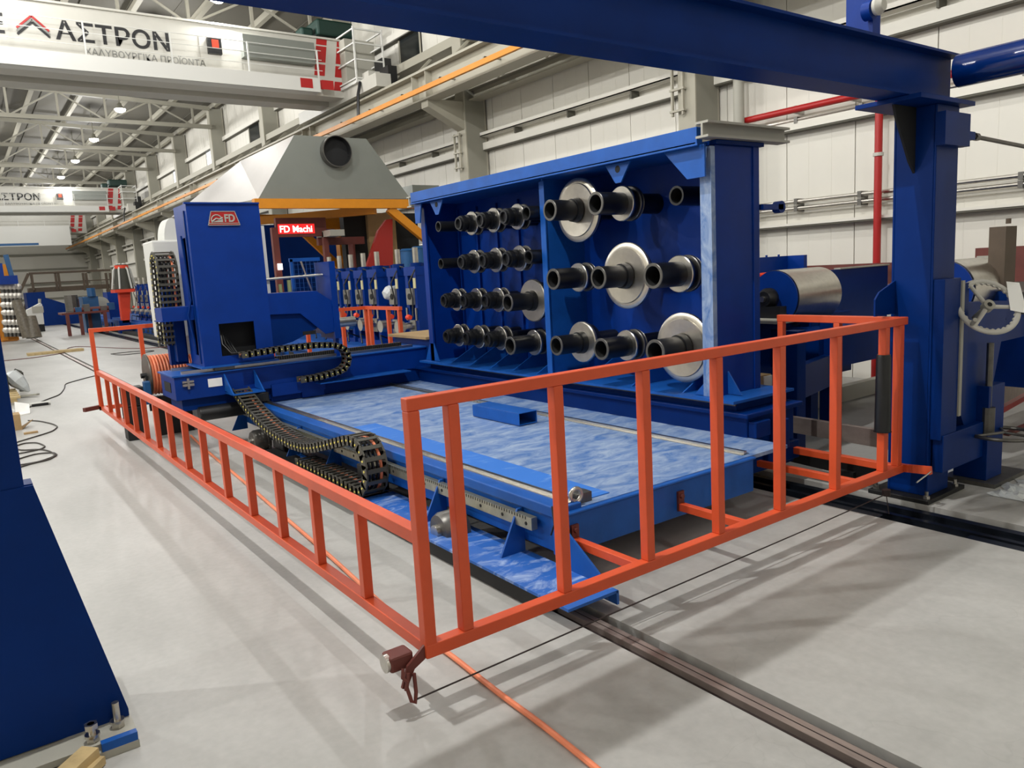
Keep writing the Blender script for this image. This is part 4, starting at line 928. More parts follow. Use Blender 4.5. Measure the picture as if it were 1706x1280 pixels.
b = MB(); b.box((7.9, 9.4), (3.3, 3.5), (.02, .22)); b.box((7.9, 9.4), (3.6, 3.75), (.22, .34), 1); tag(b.build('timber_stack', ['rail_steel', 'wood']), 'pale timber and steel section stacked on the floor at the right edge', 'timber')
b = MB(); b.bar((6.9, 2.85, .17), (9.0, 3.1, .17), .05, .05); tag(b.build('red_bar', 'red'), 'red bar lying on supports at the right edge', 'bar')
# plastic sheet scraps by the portal foot
b = MB(); rnd = random.Random(3); n = 14
grid = [[Vector((5.45 + .5 * i / n, 1.95 + .22 * j / 6 + .03 * math.sin(i), .004 + .03 * rnd.random() * (0 < i < n) * (0 < j < 6))) for i in range(n + 1)] for j in range(7)]
vsx = [p for row in grid for p in row]; fs = [(j * (n + 1) + i, j * (n + 1) + i + 1, (j + 1) * (n + 1) + i + 1, (j + 1) * (n + 1) + i) for j in range(6) for i in range(n)]
b.add(vsx, fs); tag(b.build('plastic_sheet', 'plastic_bag'), 'crumpled clear plastic on the floor right of the portal foot', 'plastic')
# ---------------------------------------------------------------- overhead cranes
def crane(y0, label, full=True, xr=8.35, trolley=False):
    t = thing('bridge_crane', label, 'crane', (0, y0, 5.85), 'bridge cranes')
    zb, zt = 5.85, 7.12
    b = MB(); b.box((-14, xr), (y0, y0 + .5), (zb, zt)); b.box((-14, xr + .05), (y0 - .06, y0 + .56), (zt - .02, zt + .02)); b.box((-14, xr), (y0 + .9, y0 + 1.45), (zb - .02, zt)); gd = b.build('girder', 'white_paint', t)
    b = MB()
    b.box((-14, 7.3), (y0 - .32, y0), (zb - .0, zb + .03)); b.box((-14, 7.3), (y0 - .34, y0 - .30), (zb, zb + .30)); b.build('walkway', 'white_plain', t)
    b = MB()
    for z in (6.32, 6.55, 6.75): b.bar((-14, y0 - .32, z), (7.4, y0 - .32, z), .012, .012)
    x = 7.3
    while x > -3: b.bar((x, y0 - .32, zb), (x, y0 - .32, 6.76), .03, .03); x -= 1.55
    b.build('walkway_rail', 'white_plain', t)
    b = MB()
    def para(x0, z0, x1, z1, wdt): b.prism([(x0, y0 - .006, z0), (x0 + wdt, y0 - .006, z0), (x1 + wdt, y0 - .006, z1), (x1, y0 - .006, z1)], (0, .006, 0))
    for i in range(2):
        xx = 7.46 + i * .5
        for z0, z1 in ((6.98, 7.1), (6.6, 6.95), (6.3, 6.55), (6.0, 6.2)): para(xx - (7.1 - z0) * .16, z0, xx - (7.1 - z1) * .16, z1, .25)
    for i in range(2): xx = 6.85 + i * .5; b.box((xx, xx + .28), (y0 - .35, y0 - .34), (5.92, 6.12))
    b.build('hazard_stripe', 'red', gd)
    if not full: return t
    text_mesh('lettering', '\u0391\u03a3\u03a4\u03a1\u039f\u039d', .47, 'ink', (2.22, y0 - .008, 6.472), RX, gd, .004, 1.06, .008)
    text_mesh('lettering', '\u0395', .47, 'ink', (1.12, y0 - .008, 6.472), RX, gd, .004, 1.1, .008)
    text_mesh('lettering_small', '\u03a7\u0391\u039b\u03a5\u0392\u039f\u03a5\u03a1\u0393\u0399\u039a\u0391 \u03a0\u03a1\u039f\u03aa\u039f\u039d\u03a4\u0391', .175, 'ink_grey', (2.68, y0 - .008, 6.24), RX, gd, .004, .98)
    for i, c in enumerate(('ink', 'ink_grey', 'red')):
        b = MB(); zz = 6.475 + i * .0; s = .27 - .0 * i; o = .055 * i
        b.bar((1.60, y0 - .012, 6.48 + o), (1.86, y0 - .012, 6.72 + o), .012, .036, (0, 0, 1)); b.bar((1.86, y0 - .012, 6.72 + o), (2.12, y0 - .012, 6.48 + o), .012, .036, (0, 0, 1))
        b.build('logo_stroke', c, gd)
    b = MB(); b.box((4.85, 5.7), (y0 - .012, y0), (6.22, 6.85)); b.build('bright_panel', 'white_paint', t)
    b = MB(); b.box((5.0, 5.28), (y0 - .1, y0), (6.5, 6.82)); b.box((5.08, 5.22), (y0 - .11, y0 - .1), (6.62, 6.78), 1); b.build('warning_unit', ['black', 'red_orange'], t)
    b = MB(); b.box((5.7, 7.3), (y0 - .22, y0), (6.48, 6.94)); b.build('electric_cabinet', 'hood_grey', t)
    b = MB(); b.box((7.55, 8.45), (y0 + .1, y0 + .8), (7.24, 7.60)); b.box((7.2, 7.5), (y0 + .2, y0 + .6), (7.14, 7.4)); b.build('hoist_motor', 'green', t, bevel=.05)
    b = MB()
    X, Y = 7.75, y0 - .05
    for x in (7.95, 8.65): 
        for z in (6.1, 6.5, 6.85, 7.15): b.bar((x, y0 - .9, z), (x, y0, z), .03, .03)
        b.bar((x, y0 - .9, 6.0), (x, y0 - .9, 7.2), .035, .035)
    for z in (6.1, 6.5, 6.85, 7.15): b.bar((7.95, y0 - .9, z), (8.65, y0 - .9, z), .03, .03)
    b.box((7.95, 8.7), (y0 - .92, y0), (6.0, 6.06)); b.build('access_cage', 'white_plain', t)
    b = MB(); b.box((8.0, 8.75), (y0 - .3, y0 + 2.0), (6.05, 7.1)); b.build('end_box', 'grey_paint', t)
    b = MB(); b.box((8.02, 8.38), (y0 - 1.7, y0 + 2.9), (5.76, 6.04)); b.box((8.1, 8.6), (y0 - 1.2, y0 - .9), (5.9, 6.2)); b.build('end_carriage', 'white_paint', t)
    b = MB(); b.box((8.38, 8.6), (y0 - 1.6, y0 - 1.2), (5.85, 6.25)); b.box((8.62, 8.85), (y0 - .9, y0 - .5), (6.1, 6.6)); b.path([(8.0, y0 - .95, 6.0), (7.9, y0 - 1.0, 5.7), (7.86, y0 - 1.0, 5.2)], .035, 6); b.build('drive', 'black', t)
    return t
crane(17.3, 'white overhead crane nearest the camera, with large black Greek lettering along its side')
crane(46.6, 'white overhead crane in mid distance, second one down the hall, with the same lettering')
c3 = crane(63.0, 'white overhead crane farthest down the hall, hanging below the second crane', False)
b = MB(); b.box((1.5, 7.2), (62.3, 62.9), (5.0, 6.35)); b.box((1.0, 5.2), (62.28, 62.3), (5.05, 5.2), 1); tag(b.build('crane_banner_box', ['white_plain', 'motor_blue']), 'white boxes with a blue stripe hung on the farthest crane', 'box')
# ---------------------------------------------------------------- fume hood and its yellow frame
fh = thing('fume_hood', 'large grey sheet-metal hood with a round duct opening, over the rolling mill', 'hood', (6.2, 15.5, 3.18))
y0, y1 = 14.0, 17.3
fr = [(4.66, 3.18), (7.76, 3.19), (6.88, 4.33), (5.44, 4.325)]
b = MB(); b.prism([(p[0], y0, p[1]) for p in fr], (0, .01, 0)); fp = b.build('front_panel', 'hood_grey', fh)
b = MB()
b.add([(4.66, y0, 3.18), (5.44, y0, 4.325), (5.44, y1, 4.325), (4.0, y1 + .5, 3.18)], [(0, 3, 2, 1)], 0); b.add([(4.66, y0 + .02, 3.18), (5.45, y0 + .02, 4.31), (5.45, y1, 4.31), (4.0, y1 + .5, 3.17)], [(0, 1, 2, 3)], 0)
b.add([(7.76, y0, 3.19), (6.88, y0, 4.33), (6.88, y1, 4.33), (7.76, y1, 3.19)], [(0, 1, 2, 3)], 0)
b.add([(5.44, y0, 4.325), (6.88, y0, 4.33), (6.88, y1, 4.33), (5.44, y1, 4.325)], [(0, 1, 2, 3)], 0); b.build('side_panel', 'hood_lit', fh)
dc = Yp(557, 254, y0)
b = MB(); b.pipe((dc.x, y0 - .16, dc.z), (dc.x, y0 - .002, dc.z), .29, .275, 48, 0, 1); b.lathe((dc.x, y0 - .004, dc.z), (0, 1, 0), [(0, .275), (.001, 0.0)], 40, 1, cap=False); b.build('duct_collar', ['steel_dark', 'black_matte'], fp)
b = MB(); b.box((8.66, 9.36), (15.5, 16.0), (3.38, 3.66)); tag(b.build('duct_box', 'hood_grey'), 'small grey duct box showing right of the hood, above the rack corner', 'box')
yf = thing('hood_frame', 'yellow steel frame with diagonal braces carrying the grey hood', 'frame', (6.3, 14, 0))
b = MB(); b.box((4.55, 8.2), (13.9, 14.05), (3.0, 3.17)); b.box((4.55, 8.2), (17.2, 17.35), (3.0, 3.17)); b.build('beam', 'yellow', yf)
b = MB(); b.bar((4.75, 17, 2.95), (7.0, 14.1, 2.98), .12, .16); b.bar((7.25, 14.0, 3.0), (8.15, 14.0, 2.3), .12, .16); b.build('diagonal_brace', 'yellow', yf)
b = MB(); b.box((8.05, 8.2), (13.9, 14.05), (0, 3.0)); b.box((4.62, 4.75), (17.2, 17.35), (0, 3.0)); b.build('post', 'yellow', yf)
jc = Yp(568, 370, 16.0)
jb = thing('jib_post', 'yellow jib post with a bracket under the hood, right of the red display', 'post', (jc.x, 16, 0))
b = MB(); b.box((jc.x - .12, jc.x + .12), (15.9, 16.1), (0, 2.75)); b.build('post', 'yellow', jb)
b = MB(); b.box((jc.x - .55, jc.x + 1.1), (15.85, 16.1), (2.75, 2.97)); b.bar((jc.x - .9, 16, 2.7), (jc.x - .1, 16, 1.9), .1, .14); b.build('arm', 'yellow', jb)
# red display
ds = thing('led_display', 'red light-up display with white dot lettering hanging under the hood', 'display', (5.3, 14.6, 2.5))
p = Yp(464, 390, 14.6); q = Yp(523, 373, 14.6)
b = MB(); b.box((p.x - .03, q.x + .25), (14.6, 14.7), (p.z - .06, q.z + .12)); dsc = b.build('case', 'maroon', ds)
b = MB(); b.box((p.x, q.x), (14.59, 14.6), (p.z, q.z)); sc_ = b.build('screen', 'led_red', dsc)
text_mesh('lettering', 'FD Machi', .175, 'led_text', (p.x + .02, 14.585, p.z + .03), RX, dsc, .002, .98, .003)
b = MB(); b.box((p.x - .14, p.x - .02), (14.55, 14.65), (1.2, 2.7)); b.box((p.x - .1, p.x - .02), (14.5, 14.55), (1.9, 2.02), 1); b.box((q.x + .15, q.x + .25), (14.55, 14.65), (1.4, 2.6)); b.build('stand', ['maroon', 'led_text'], ds)
b = MB(); b.box((5.0, 8.6), (19.4, 20.4), (0.2, 3.1)); tag(b.build('blue_enclosure', 'blue_dark'), 'large dark blue enclosure behind the red display', 'enclosure')
b = MB(); b.box((q.x + .1, q.x + 1.1), (14.7, 14.8), (2.35, 2.5)); b.box((q.x + .15, q.x + .45), (14.2, 14.9), (2.5, 2.62), 1); b.cyl((q.x + .8, 14.7, 1.6), (q.x + .8, 14.7, 2.35), .07, 12)
tag(b.build('brown_bracket', ['maroon', 'grey_paint']), 'brown bracket with a drop pipe beside the yellow jib post', 'bracket')
b = MB(); b.box((7.25, 7.9), (15.0, 15.5), (1.2, 3.0)); b.box((6.75, 7.25), (15.1, 15.3), (1.2, 3.0), 1); b.box((7.9, 8.5), (15.1, 15.3), (1.2, 3.0), 1); tag(b.build('tan_pillar', ['cardboard', 'black_matte']), 'tan and black pillar behind the red triangular plate', 'pillar')
b = MB(); b.prism([tuple(Yp(u, v, 14.2)) for (u, v) in ((654, 365), (644, 366), (630, 385), (609, 450), (655, 450))], (0, .08, 0)); tag(b.build('red_guard', 'red_dark'), 'red tapering steel plate rising behind the roll stands', 'plate')
# ---------------------------------------------------------------- rolling mill behind the trolley
bd = thing('mill_bed', 'long blue machine bed carrying the roll stands, beyond the far orange railing', 'machine bed', (6.2, 20, 0))
b = MB(); b.box((5.55, 7.2), (10.9, 44), (.05, .50)); b.box((5.45, 5.55), (10.9, 44), (.30, .42)); b.build('bed', 'blue_mid', bd)
b = MB()
for k in range(40): b.box((5.44, 5.45), (12 + k * .8, 12.25 + k * .8), (.12, .24))
b.build('bed_slot', 'black_matte', bd)
b = MB(); b.box((5.1, 5.4), (11.2, 44), (0, .1)); b.build('kick_rail', 'black_matte', bd)
def stand(y, x, label):
    t = thing('roll_stand', label, 'roll stand', (x, y, .5), 'roll stands of the mill')
    b = MB(); d = .36
    b.box((x, x + .30), (y, y + .09), (.56, 1.68)); b.box((x, x + .30), (y + d - .09, y + d), (.56, 1.68)); b.box((x - .01, x + .32), (y - .01, y + d + .01), (1.66, 1.80)); b.box((x - .02, x + .9), (y - .02, y + d + .02), (.48, .57))
    b.box((x + .3, x + .33), (y, y + d), (.57, 1.66)); b.box((x + .6, x + .9), (y, y + d), (.57, 1.72)); b.build('housing', 'blue', t)
    b = MB(); b.box((x + .26, x + .3), (y + .09, y + d - .09), (.57, 1.66)); b.build('window_back', 'black_matte', t)
    b = MB(); b.box((x - .04, x + .2), (y + .07, y + d - .07), (1.20, 1.46)); b.cyl((x - .05, y + d / 2, 1.33), (x - .04, y + d / 2, 1.33), .05, 14, 1); b.box((x - .02, x + .2), (y + .09, y + d - .09), (.72, .95)); b.build('bearing_block', ['steel_block', 'black_matte'], t)
    b = MB(); b.box((x - .012, x), (y + .01, y + .085), (1.46, 1.62)); b.build('name_tag', 'paper_pale', t)
    b = MB(); b.lathe((x - .3, y + d / 2, .86), (1, 0, 0), [(0, .03), (0, .1), (.1, .1), (.1, .06), (.3, .06)], 18); b.cyl((x - .02, y + .03, 1.15), (x - .02, y + .03, .95), .02, 8); b.cyl((x - .02, y + d - .03, 1.15), (x - .02, y + d - .03, .95), .02, 8); b.build('shaft_end', 'steel', t)
    b = MB(); b.cyl((x + .12, y + d / 2, 1.84), (x + .12, y + d / 2, 2.10), .045, 14); b.build('screw_cap', 'steel', t)
    b = MB(); b.cyl((x + .12, y + d / 2, 1.80), (x + .12, y + d / 2, 1.86), .10, 14); b.cyl((x + .5, y + d / 2, 1.72), (x + .5, y + d / 2, 1.86), .12, 12); b.build('gear_housing', 'blue_dark', t)
    b = MB(); b.lathe((x - .22, y - .13, 1.02), (0, 1, 0), [(0, .035), (.07, .045), (.1, .035)], 14); b.build('coupling', 'red_orange', t)
    b = MB(); b.path([(x - .02, y - .02, 1.75), (x - .16, y - .05, 1.55), (x - .1, y - .03, 1.3), (x - .16, y - .1, 1.02)], .012, 6); b.path([(x, y + d, .6), (x - .25, y + .3, .7), (x - .3, y + .15, .55)], .014, 6)
    b.path([(x + .1, y + d, 1.75), (x + .0, y + d + .15, 1.82), (x + .1, y + d + .3, 1.76)], .012, 6); b.build('hose', 'black', t)
    return t
XS = 5.9
ys = [Xp(u, 480, XS).y for u in (694, 664, 629, 606, 585, 566, 549)]
s0 = stand(ys[0], XS, 'blue roll stand with a steel cap on top, nearest the rack post')
for k, y in enumerate(ys[1:] + [25 + .9 * i for i in range(9)]):
    c = copy_tree(s0, (0 if y < 24 else -.2, y - ys[0], 0))
    c['label'] = ('blue roll stand with steel cap, %s behind the one nearest the rack post' % NUM[k]) if y < 24 else 'small distant blue roll stand seen left of the blue column, %s from the near end' % NUM[k - 6]
for k, (u, v) in enumerate(((678, 418), (697, 414))):
    p = Yp(u, v, 13.0); b = MB(); b.cyl((p.x, 13, p.z - .35), (p.x, 13, p.z), .13, 18); b.box((p.x - .1, p.x + .1), (12.9, 13.1), (.5, p.z - .35)); b.cyl((p.x, 13, p.z), (p.x, 13, p.z + .04), .15, 18, r2=.1); tag(b.build('motor', 'motor_blue'), 'upright blue electric motor over the roll stands, %s of the pair beside the rack post' % ('left' if k == 0 else 'right'), 'motor', 'upright motors')
p = Yp(640, 487, 11.6); b = MB(); b.lathe((p.x, 11.6, p.z - .1), (.6, 0, .5), [(0, 0.02), (.05, .1), (.15, .12), (.28, .07), (.36, .02)], 12); tag(b.build('plastic_bag', 'plastic_bag'), 'clear plastic bag hanging between two roll stands', 'bag')
p = Yp(600, 598, 10.0)
b = MB(); b.box((4.55, 5.3), (8.0, 8.9), (.55, .9)); b.box((4.5, 5.4), (8.0, 9.0), (.9, .93), 1); tag(b.build('cover_box', ['blue_dark', 'cardboard']), 'low blue box topped by a pale cardboard sheet, behind the rack', 'box')
# ---------------------------------------------------------------- far left of the hall
def at0(u, v): return Zp(u, v, 0)
tb = thing('work_table', 'rusty brown steel work table standing on the floor in the distance', 'table', tuple(at0(140, 556)))
ty = 34.5
def px(u, v): return Yp(u, v, ty)
a = px(103, 523); c = px(182, 521)
b = MB(); b.box((a.x, c.x), (ty, ty + 1.4), (a.z - .06, a.z + .02)); b.build('table_top', 'maroon', tb)
for (u, yy) in ((115, ty), (137, ty + .1), (178, ty), (152, ty + 1.3)):
    b = MB(); x = Yp(u, 545, yy).x; b.box((x - .06, x + .06), (yy, yy + .12), (0, a.z - .06)); b.build('leg', 'maroon', tb)
b = MB()
for i in range(6): b.box((a.x + .2 + i * .3, a.x + .42 + i * .3), (ty + .2, ty + .6), (a.z + .02, a.z + .1 + .1 * (i % 3)), i % 2)
tag(b.build('table_clutter', ['steel_dark', 'motor_blue']), 'small tools and parts heaped on the brown work table', 'tools', kind='stuff')
b = MB(); b.cyl((c.x - 1.2, ty + .3, a.z + .1), (c.x + .1, ty + .3, a.z + .1), .09, 14); tag(b.build('red_pipe', 'maroon'), 'rusty red pipe lying on the right end of the work table', 'pipe')
wbt = thing('control_cabinet', 'white sloping control cabinet on a dark pallet base, far left of the hall', 'cabinet', tuple(at0(60, 552)))
cyy = 41.0
def p41(u, v): return Yp(u, v, cyy)
P_ = [p41(46, 541), p41(74, 541), p41(70, 507), p41(68, 505), p41(45, 517)]
b = MB(); b.prism(P_, (0, .8, 0)); b.build('body', 'white_plain', wbt)
b = MB(); l_, r_ = p41(56, 549), p41(75, 547); b.box((l_.x, r_.x), (cyy, cyy + .8), (.0, p41(60, 541).z)); b.build('pallet_base', 'black_matte', wbt)
b = MB(); q_ = p41(64, 516); b.box((q_.x - .25, q_.x + .2), (cyy - .02, cyy), (q_.z - .15, q_.z + .15)); b.cyl((p41(66, 505).x, cyy, p41(66, 505).z), (p41(66, 498).x, cyy, p41(66, 498).z), .06, 8); b.build('screen', 'grey_paint', wbt)
# roller rack with rolls
ry = 34.5
def p34(u, v): return Yp(u, v, ry)
rr = thing('roll_rack', 'yellow steel rack full of shiny rolls at the far left of the hall', 'rack', (p34(10, 565).x, ry, 0))
b = MB(); x0 = p34(-8, 500).x; x1 = p34(6, 500).x
b.bar((p34(-2, 480).x, ry, p34(0, 480).z), (p34(8, 560).x - .0, ry, 0.05), .2, .2); b.box((p34(-40, 570).x, p34(30, 570).x), (ry, ry + .2), (0, .15)); b.box((p34(-40, 570).x, p34(34, 570).x), (ry + .5, ry + .7), (0, 2.9)); b.build('frame', 'yellow', rr)
rolls = None; k = 0
for r_i, v in enumerate((478, 493, 508, 521, 537, 550)):
    for c_i in range(5):
        u = 3 + c_i * 6.6 + r_i * 1.3
        p = p34(u, v)
        if rolls is None:
            b = MB(); b.lathe((p.x, ry - .05, p.z), (0, -1, 0), [(0, .04), (0, .07), (.1, .12), (.2, .12), (.22, .07), (.32, .07), (.34, .11), (.42, .11), (.43, .05)], 14); b.cyl((p.x, ry - .3, p.z), (p.x, ry - .3, p.z - .24), .09, 10, 1)
            rolls = b.build('steel_roll', ['steel', 'steel_dark'], origin=p); c = rolls
        else: c = rolls.copy(); COL.objects.link(c); c.location = p
        tag(c, 'shiny steel roll on the yellow rack, %s row from the top, %s from the left' % (NUM[r_i], NUM[c_i]), 'roll', 'steel rolls on the yellow rack')
for i, (u0, v0, u1, v1, r) in enumerate(((27, 500, 48, 562, .19), (50, 527, 60, 563, .24))):
    p, q = Yp(u0, v0, 33.6), Yp(u1 - 3 * i, v1, 33.5); b = MB(); b.cyl(p, q, r * .8, 14, r2=r * 1.1); tag(b.build('wrapped_roll', 'wrap_plastic'), ('tall' if i == 0 else 'short') + ' roll wrapped in grey plastic leaning on the yellow rack', 'roll')
p = Yp(10, 462, 33); b = MB(); b.box((p.x - 2, p.x + .35), (33, 33.6), (p.z - .25, p.z + .05)); b.box((p.x - 2, p.x - .05), (33, 33.6), (p.z + .05, p.z + .5)); b.bar((p.x + .2, 33.2, p.z - .1), (p.x + .1, 33.2, p.z + .8), .22, .15, m=1)
tag(b.build('blue_hoist', ['blue', 'motor_blue']), 'blue machine unit sitting on top of the roll rack at the left edge', 'machine')
# footbridge
by = 50.0
def p50(u, v): return Yp(u, v, by)
br = thing('foot_bridge', 'brown steel footbridge with double-post handrails crossing the hall far away', 'bridge', (p50(110, 480).x, by, 0))
l, r = p50(48, 484), p50(184, 482)
b = MB(); b.box((l.x, r.x), (by, by + 1.2), (l.z - .14, l.z + .12)); b.build('deck', 'brown_steel', br)
for u in (52, 92, 97, 138, 143, 176, 183):
    b = MB(); p, q = p50(u, 455), p50(u + 4, 484); b.bar((q.x, by, q.z), (q.x, by, p.z), .12 if u > 60 else .3, .12); b.build('rail_post', 'brown_steel', br)
b = MB(); p, q = p50(48, 456), p50(184, 452); b.bar((p.x, by, p.z), (q.x, by, p.z), .12, .12); zm = p50(100, 470).z; b.bar((p.x, by, zm), (q.x, by, zm), .06, .06); b.build('handrail', 'brown_steel', br)
b = MB(); b.bar((l.x + .1, by, l.z), (l.x - .6, by, 0), .25, .25); b.bar((r.x - .1, by, r.z), (r.x + .2, by, 0), .25, .25); b.bar((l.x - .9, by, 1), (l.x + .1, by, p.z), .15, .15); b.build('leg', 'brown_steel', br)
# blue machines far away
def farbox(name, u0, v0, u1, v1, y, d, m, label, cat, z0=None, extra=None):
    a, c = Yp(u0, v0, y), Yp(u1, v1, y); b = MB(); lo = min(a.z, c.z) if z0 is None else z0; b.box((a.x, c.x), (y, y + d), (lo, max(a.z, c.z)))
    if extra: extra(b, a, c, lo)
    return tag(b.build(name, m if isinstance(m, list) else [m]), label, cat)
farbox('far_machine', 43, 488, 80, 525, 48, 2, ['blue_dark', 'motor_blue'], 'dark blue machine block under the left end of the footbridge', 'machine', 0, lambda b, a, c, lo: (b.prism([(c.x, 48, lo + 1.5), (c.x + 1.6, 48, lo + .8), (c.x + 1.6, 48, lo), (c.x, 48, lo)], (0, 2, 0)),))
farbox('far_machine', 85, 508, 140, 535, 52, 2, ['blue_dark', 'maroon'], 'low row of blue and reddish machinery beyond the white control cabinet', 'machine', 0, lambda b, a, c, lo: [b.cyl((a.x + .3 + .6 * i, 51.9, .3), (a.x + .3 + .6 * i, 51.9, 1.0 + .15 * (i % 3)), .2, 8, 1) for i in range(7)])
farbox('far_machine', 137, 495, 166, 515, 36, 1.2, ['motor_blue', 'steel_dark'], 'blue gearbox with hoses beyond the brown work table', 'machine', 0, lambda b, a, c, lo: (b.cyl((a.x + .35, 36, a.z), (a.x + .35, 36, a.z + .35), .16, 12), b.cyl((a.x - .4, 36.1, lo + .8), (a.x - .4, 36.1, a.z + .1), .25, 10, 1)))
farbox('far_machine', 178, 487, 200, 505, 38, 1.2, ['blue', 'grey_paint'], 'plain blue box with a grey wheel left of the orange pedestal', 'machine', 0, lambda b, a, c, lo: b.lathe((a.x - .3, 38, a.z - .5), (0, -1, 0), [(0, .32), (.2, .32)], 20, 1))
oy = 33.0
def p33(u, v): return Yp(u, v, oy)
op = thing('orange_pedestal', 'orange pedestal topped by a dark drum bound with pale straps, in the distance', 'pedestal', (p33(207, 540).x, oy, 0))
A_ = p33(207, 482)
b = MB(); b.box((p33(188, 481).x, p33(222, 481).x), (oy - .4, oy + .6), (A_.z - .12, A_.z)); b.prism([(p33(198, 483).x, oy, A_.z - .1), (p33(217, 483).x, oy, A_.z - .1), (p33(214, 520).x, oy, A_.z - 1.3), (p33(202, 520).x, oy, A_.z - 1.3)], (0, .4, 0)); b.build('pedestal_frame', 'red_orange', op)
b = MB(); b.box((p33(196, 520).x, p33(214, 520).x), (oy, oy + .5), (0, A_.z - 1.2)); b.build('base', 'blue_dark', op)
b = MB(); b.lathe((A_.x, oy, A_.z), (0, 0, 1), [(0, .35), (.8, .25), (.95, .2)], 18); b.build('drum', 'bag_dark', op)
b = MB(); b.cyl((A_.x, oy, A_.z + .75), (A_.x, oy, A_.z + .92), .25, 16); b.build('red_cap', 'red_orange', op)
b = MB()
for i in range(6): a = i * 1.05; b.path([(A_.x + .12 * math.cos(a), oy + .1 * math.sin(a), A_.z + .98), (A_.x + .3 * math.cos(a), oy + .3 * math.sin(a), A_.z + .75), (A_.x + .42 * math.cos(a), oy + .4 * math.sin(a), A_.z + .02)], .035, 6)
b.build('strap', 'white_plain', op)
# clutter left edge, cables on the floor
b = MB()
def F(u, v, z=.008): return Zp(u, v, z)
def smooth(P, k=6, it=4):
    PP = []
    for i in range(len(P) - 1):
        for j in range(k): PP.append(P[i].lerp(P[i + 1], j / k))
    PP.append(P[-1])
    for _ in range(it): PP = [PP[0]] + [(PP[i - 1] + PP[i] * 2 + PP[i + 1]) / 4 for i in range(1, len(PP) - 1)] + [PP[-1]]
    return PP
d3 = lambda x, y: F(x / 6.4, 600 + y / 6.4)
b.path(smooth([d3(*q) for q in ((100, 1180), (330, 1105), (520, 1065), (615, 1010), (570, 985), (380, 1000), (180, 1060), (100, 1110), (180, 1125), (420, 1085), (600, 1020), (540, 975), (440, 950), (220, 965), (130, 930), (260, 885), (400, 880), (490, 920), (440, 950), (200, 1000), (60, 1005))]), .008, 6)
tag(b.build('coiled_cable', 'cable'), 'thin dark cable lying in loose loops on the floor behind the left column', 'cable')
b = MB(); b.path(smooth([d3(*q) for q in ((50, 920), (200, 870), (400, 810), (560, 760), (620, 710), (560, 680), (420, 650), (300, 645))]), .008, 6); tag(b.build('loose_cable', 'cable'), 'single dark cable loop nearest the cardboard scraps on the left', 'cable')
b = MB(); b.path(smooth([d3(*q) for q in ((200, 560), (340, 490), (500, 420), (640, 370), (690, 300), (690, 255), (830, 215), (960, 180), (1100, 150))]), .009, 6); tag(b.build('floor_cable', 'cable'), 'dark cable running across the floor from the left clutter to the low orange railing', 'cable')
b = MB(); b.path(smooth([F(u, v) for (u, v) in ((0, 602), (60, 596), (110, 588), (112, 580), (130, 577), (230, 582), (330, 574))]), .012, 6); tag(b.build('floor_cable', 'maroon'), 'reddish cable lying across the hall floor beyond the far railing', 'cable')
b = MB(); b.path(smooth([F(u, v) for (u, v) in ((185, 590), (220, 586), (262, 584), (240, 588), (200, 592), (185, 590))]), .012, 6); tag(b.build('coiled_cable', 'cable'), 'small dark cable coil on the floor seen through the far railing', 'cable')
b = MB(); p = F(66, 676); b.box((p.x - .1, p.x + .12), (p.y, p.y + .12), (0, .04)); b.cyl((p.x - .12, p.y + .05, .03), (p.x + .15, p.y + .05, .03), .03, 8, 1); tag(b.build('cable_plug', ['black', 'white_plain']), 'black and white cable plug lying on the floor', 'plug')
# clutter pile
pl = F(8, 700)
def ctr(u, v): return F(u, v, 0)
p = ctr(4, 672); b = MB()
for i in range(5): b.bar((p.x - .9, p.y - .3 + .3 * i, .11 + .02 * (i % 2)), (p.x + .24, p.y - .36 + .3 * i, .11), .14, .03)
b.box((p.x - .9, p.x + .2), (p.y - .1, p.y + .0), (0, .09)); b.box((p.x - .9, p.x + .2), (p.y + 1.0, p.y + 1.1), (0, .09)); tag(b.build('wooden_pallet', 'wood'), 'broken wooden pallet at the left edge', 'pallet')
b = MB(); b.box((p.x - .5, p.x + .14), (p.y + .35, p.y + .9), (.12, .42)); tag(b.build('dark_crate', 'bag_dark', bevel=.03), 'dark soft bag on the wooden pallet', 'bag')
b = MB(); b.lathe((p.x + .16, p.y + .75, .42), (.3, -.1, -.4), [(0, .02), (.05, .12), (.2, .13), (.35, .08), (.45, .02)], 10); tag(b.build('plastic_wrap', 'plastic_bag'), 'pale plastic wrap on the pallet', 'plastic')
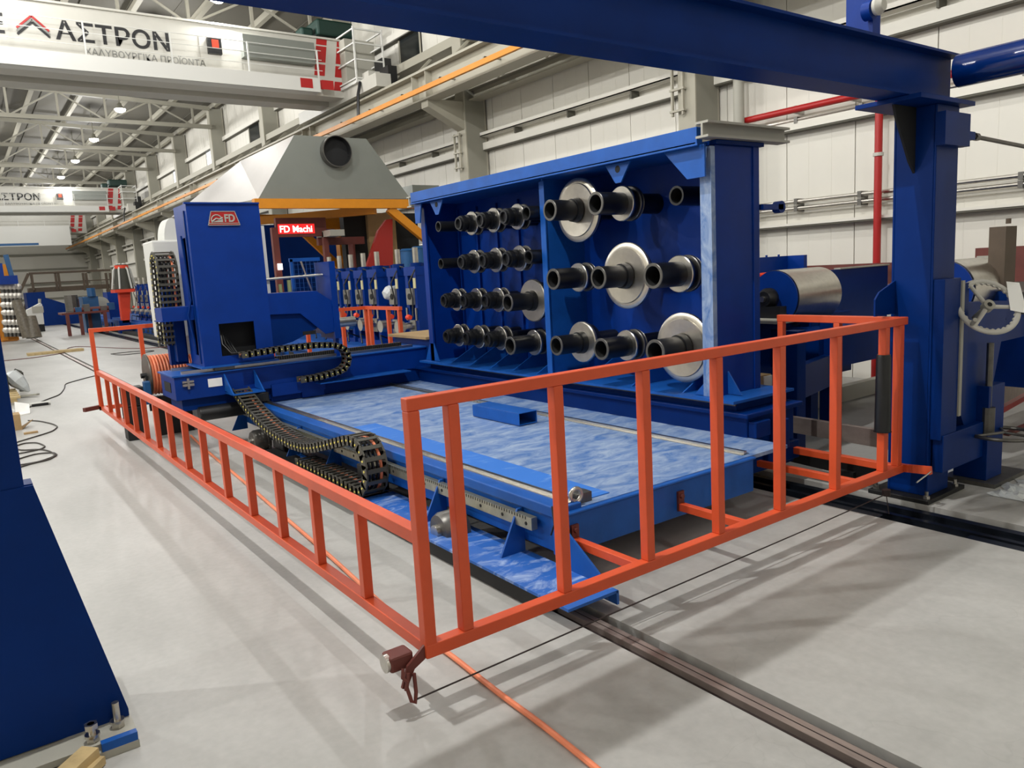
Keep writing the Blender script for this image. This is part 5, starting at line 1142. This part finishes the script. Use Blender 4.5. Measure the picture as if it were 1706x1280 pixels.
q = ctr(12, 690); b = MB(); b.bar((q.x - .25, q.y + .3, .16), (q.x + .12, q.y - .12, .03), .07, .02); tag(b.build('white_batten', 'white_plain'), 'white batten leaning off the front of the pallet', 'batten')
q = ctr(36, 690); b = MB(); b.prism([(q.x - .08, q.y - .2, 0), (q.x + .1, q.y - .1, 0), (q.x + .12, q.y + .2, .1), (q.x - .06, q.y + .15, .16)], (0, 0, .012)); tag(b.build('paper_sheet', 'paper'), 'crumpled white sheet in front of the pallet', 'paper')
q = ctr(38, 652); b = MB(); b.cyl((q.x, q.y, 0), (q.x, q.y, .34), .05, 12); b.cyl((q.x, q.y, .3), (q.x - .1, q.y, .36), .07, 12); tag(b.build('grey_post', 'bag_dark'), 'short grey bollard-like roll beside the pallet', 'roll')
q = ctr(24, 716); b = MB(); b.box((q.x - .16, q.x + .08), (q.y - .1, q.y + .16), (0, .2)); b.prism([(q.x + .08, q.y - .1, .0), (q.x + .08, q.y + .12, .0), (q.x + .22, q.y + .1, .08)], (0, 0, .01)); tag(b.build('carton', 'cardboard'), 'torn brown carton on the floor near the cable loops', 'carton')
q = ctr(54, 722); b = MB(); b.box((q.x - .09, q.x + .06), (q.y - .03, q.y + .04), (0, .02)); tag(b.build('carton_scrap', 'cardboard'), 'flat brown scrap on the floor inside the cable loop', 'scrap')
q = ctr(16, 738); b = MB(); b.bar((q.x - .1, q.y, .015), (q.x + .03, q.y, .015), .03, .03); b.bar((q.x + .03, q.y, .0), (q.x + .0, q.y + .05, .16), .03, .03); tag(b.build('black_bracket', 'black'), 'black angled bracket beside the left column', 'bracket')
q = ctr(80, 590); b = MB(); b.box((q.x - .5, q.x + .9), (q.y - .1, q.y + .3), (0, .07)); tag(b.build('timber_plank', 'wood'), 'timber plank lying on the floor in the left distance', 'wood')
q = ctr(52, 662); b = MB(); b.bar((q.x - .2, q.y + .2, .02), (q.x + .1, q.y - .05, .04), .07, .03); tag(b.build('tape_strip', 'grey_paint'), 'crumpled grey strip lying by the pallet', 'scrap')
for i, (u, v) in enumerate(((190, 803), (137, 780), (82, 816), (118, 898), (200, 914))):
    pass
#=END=
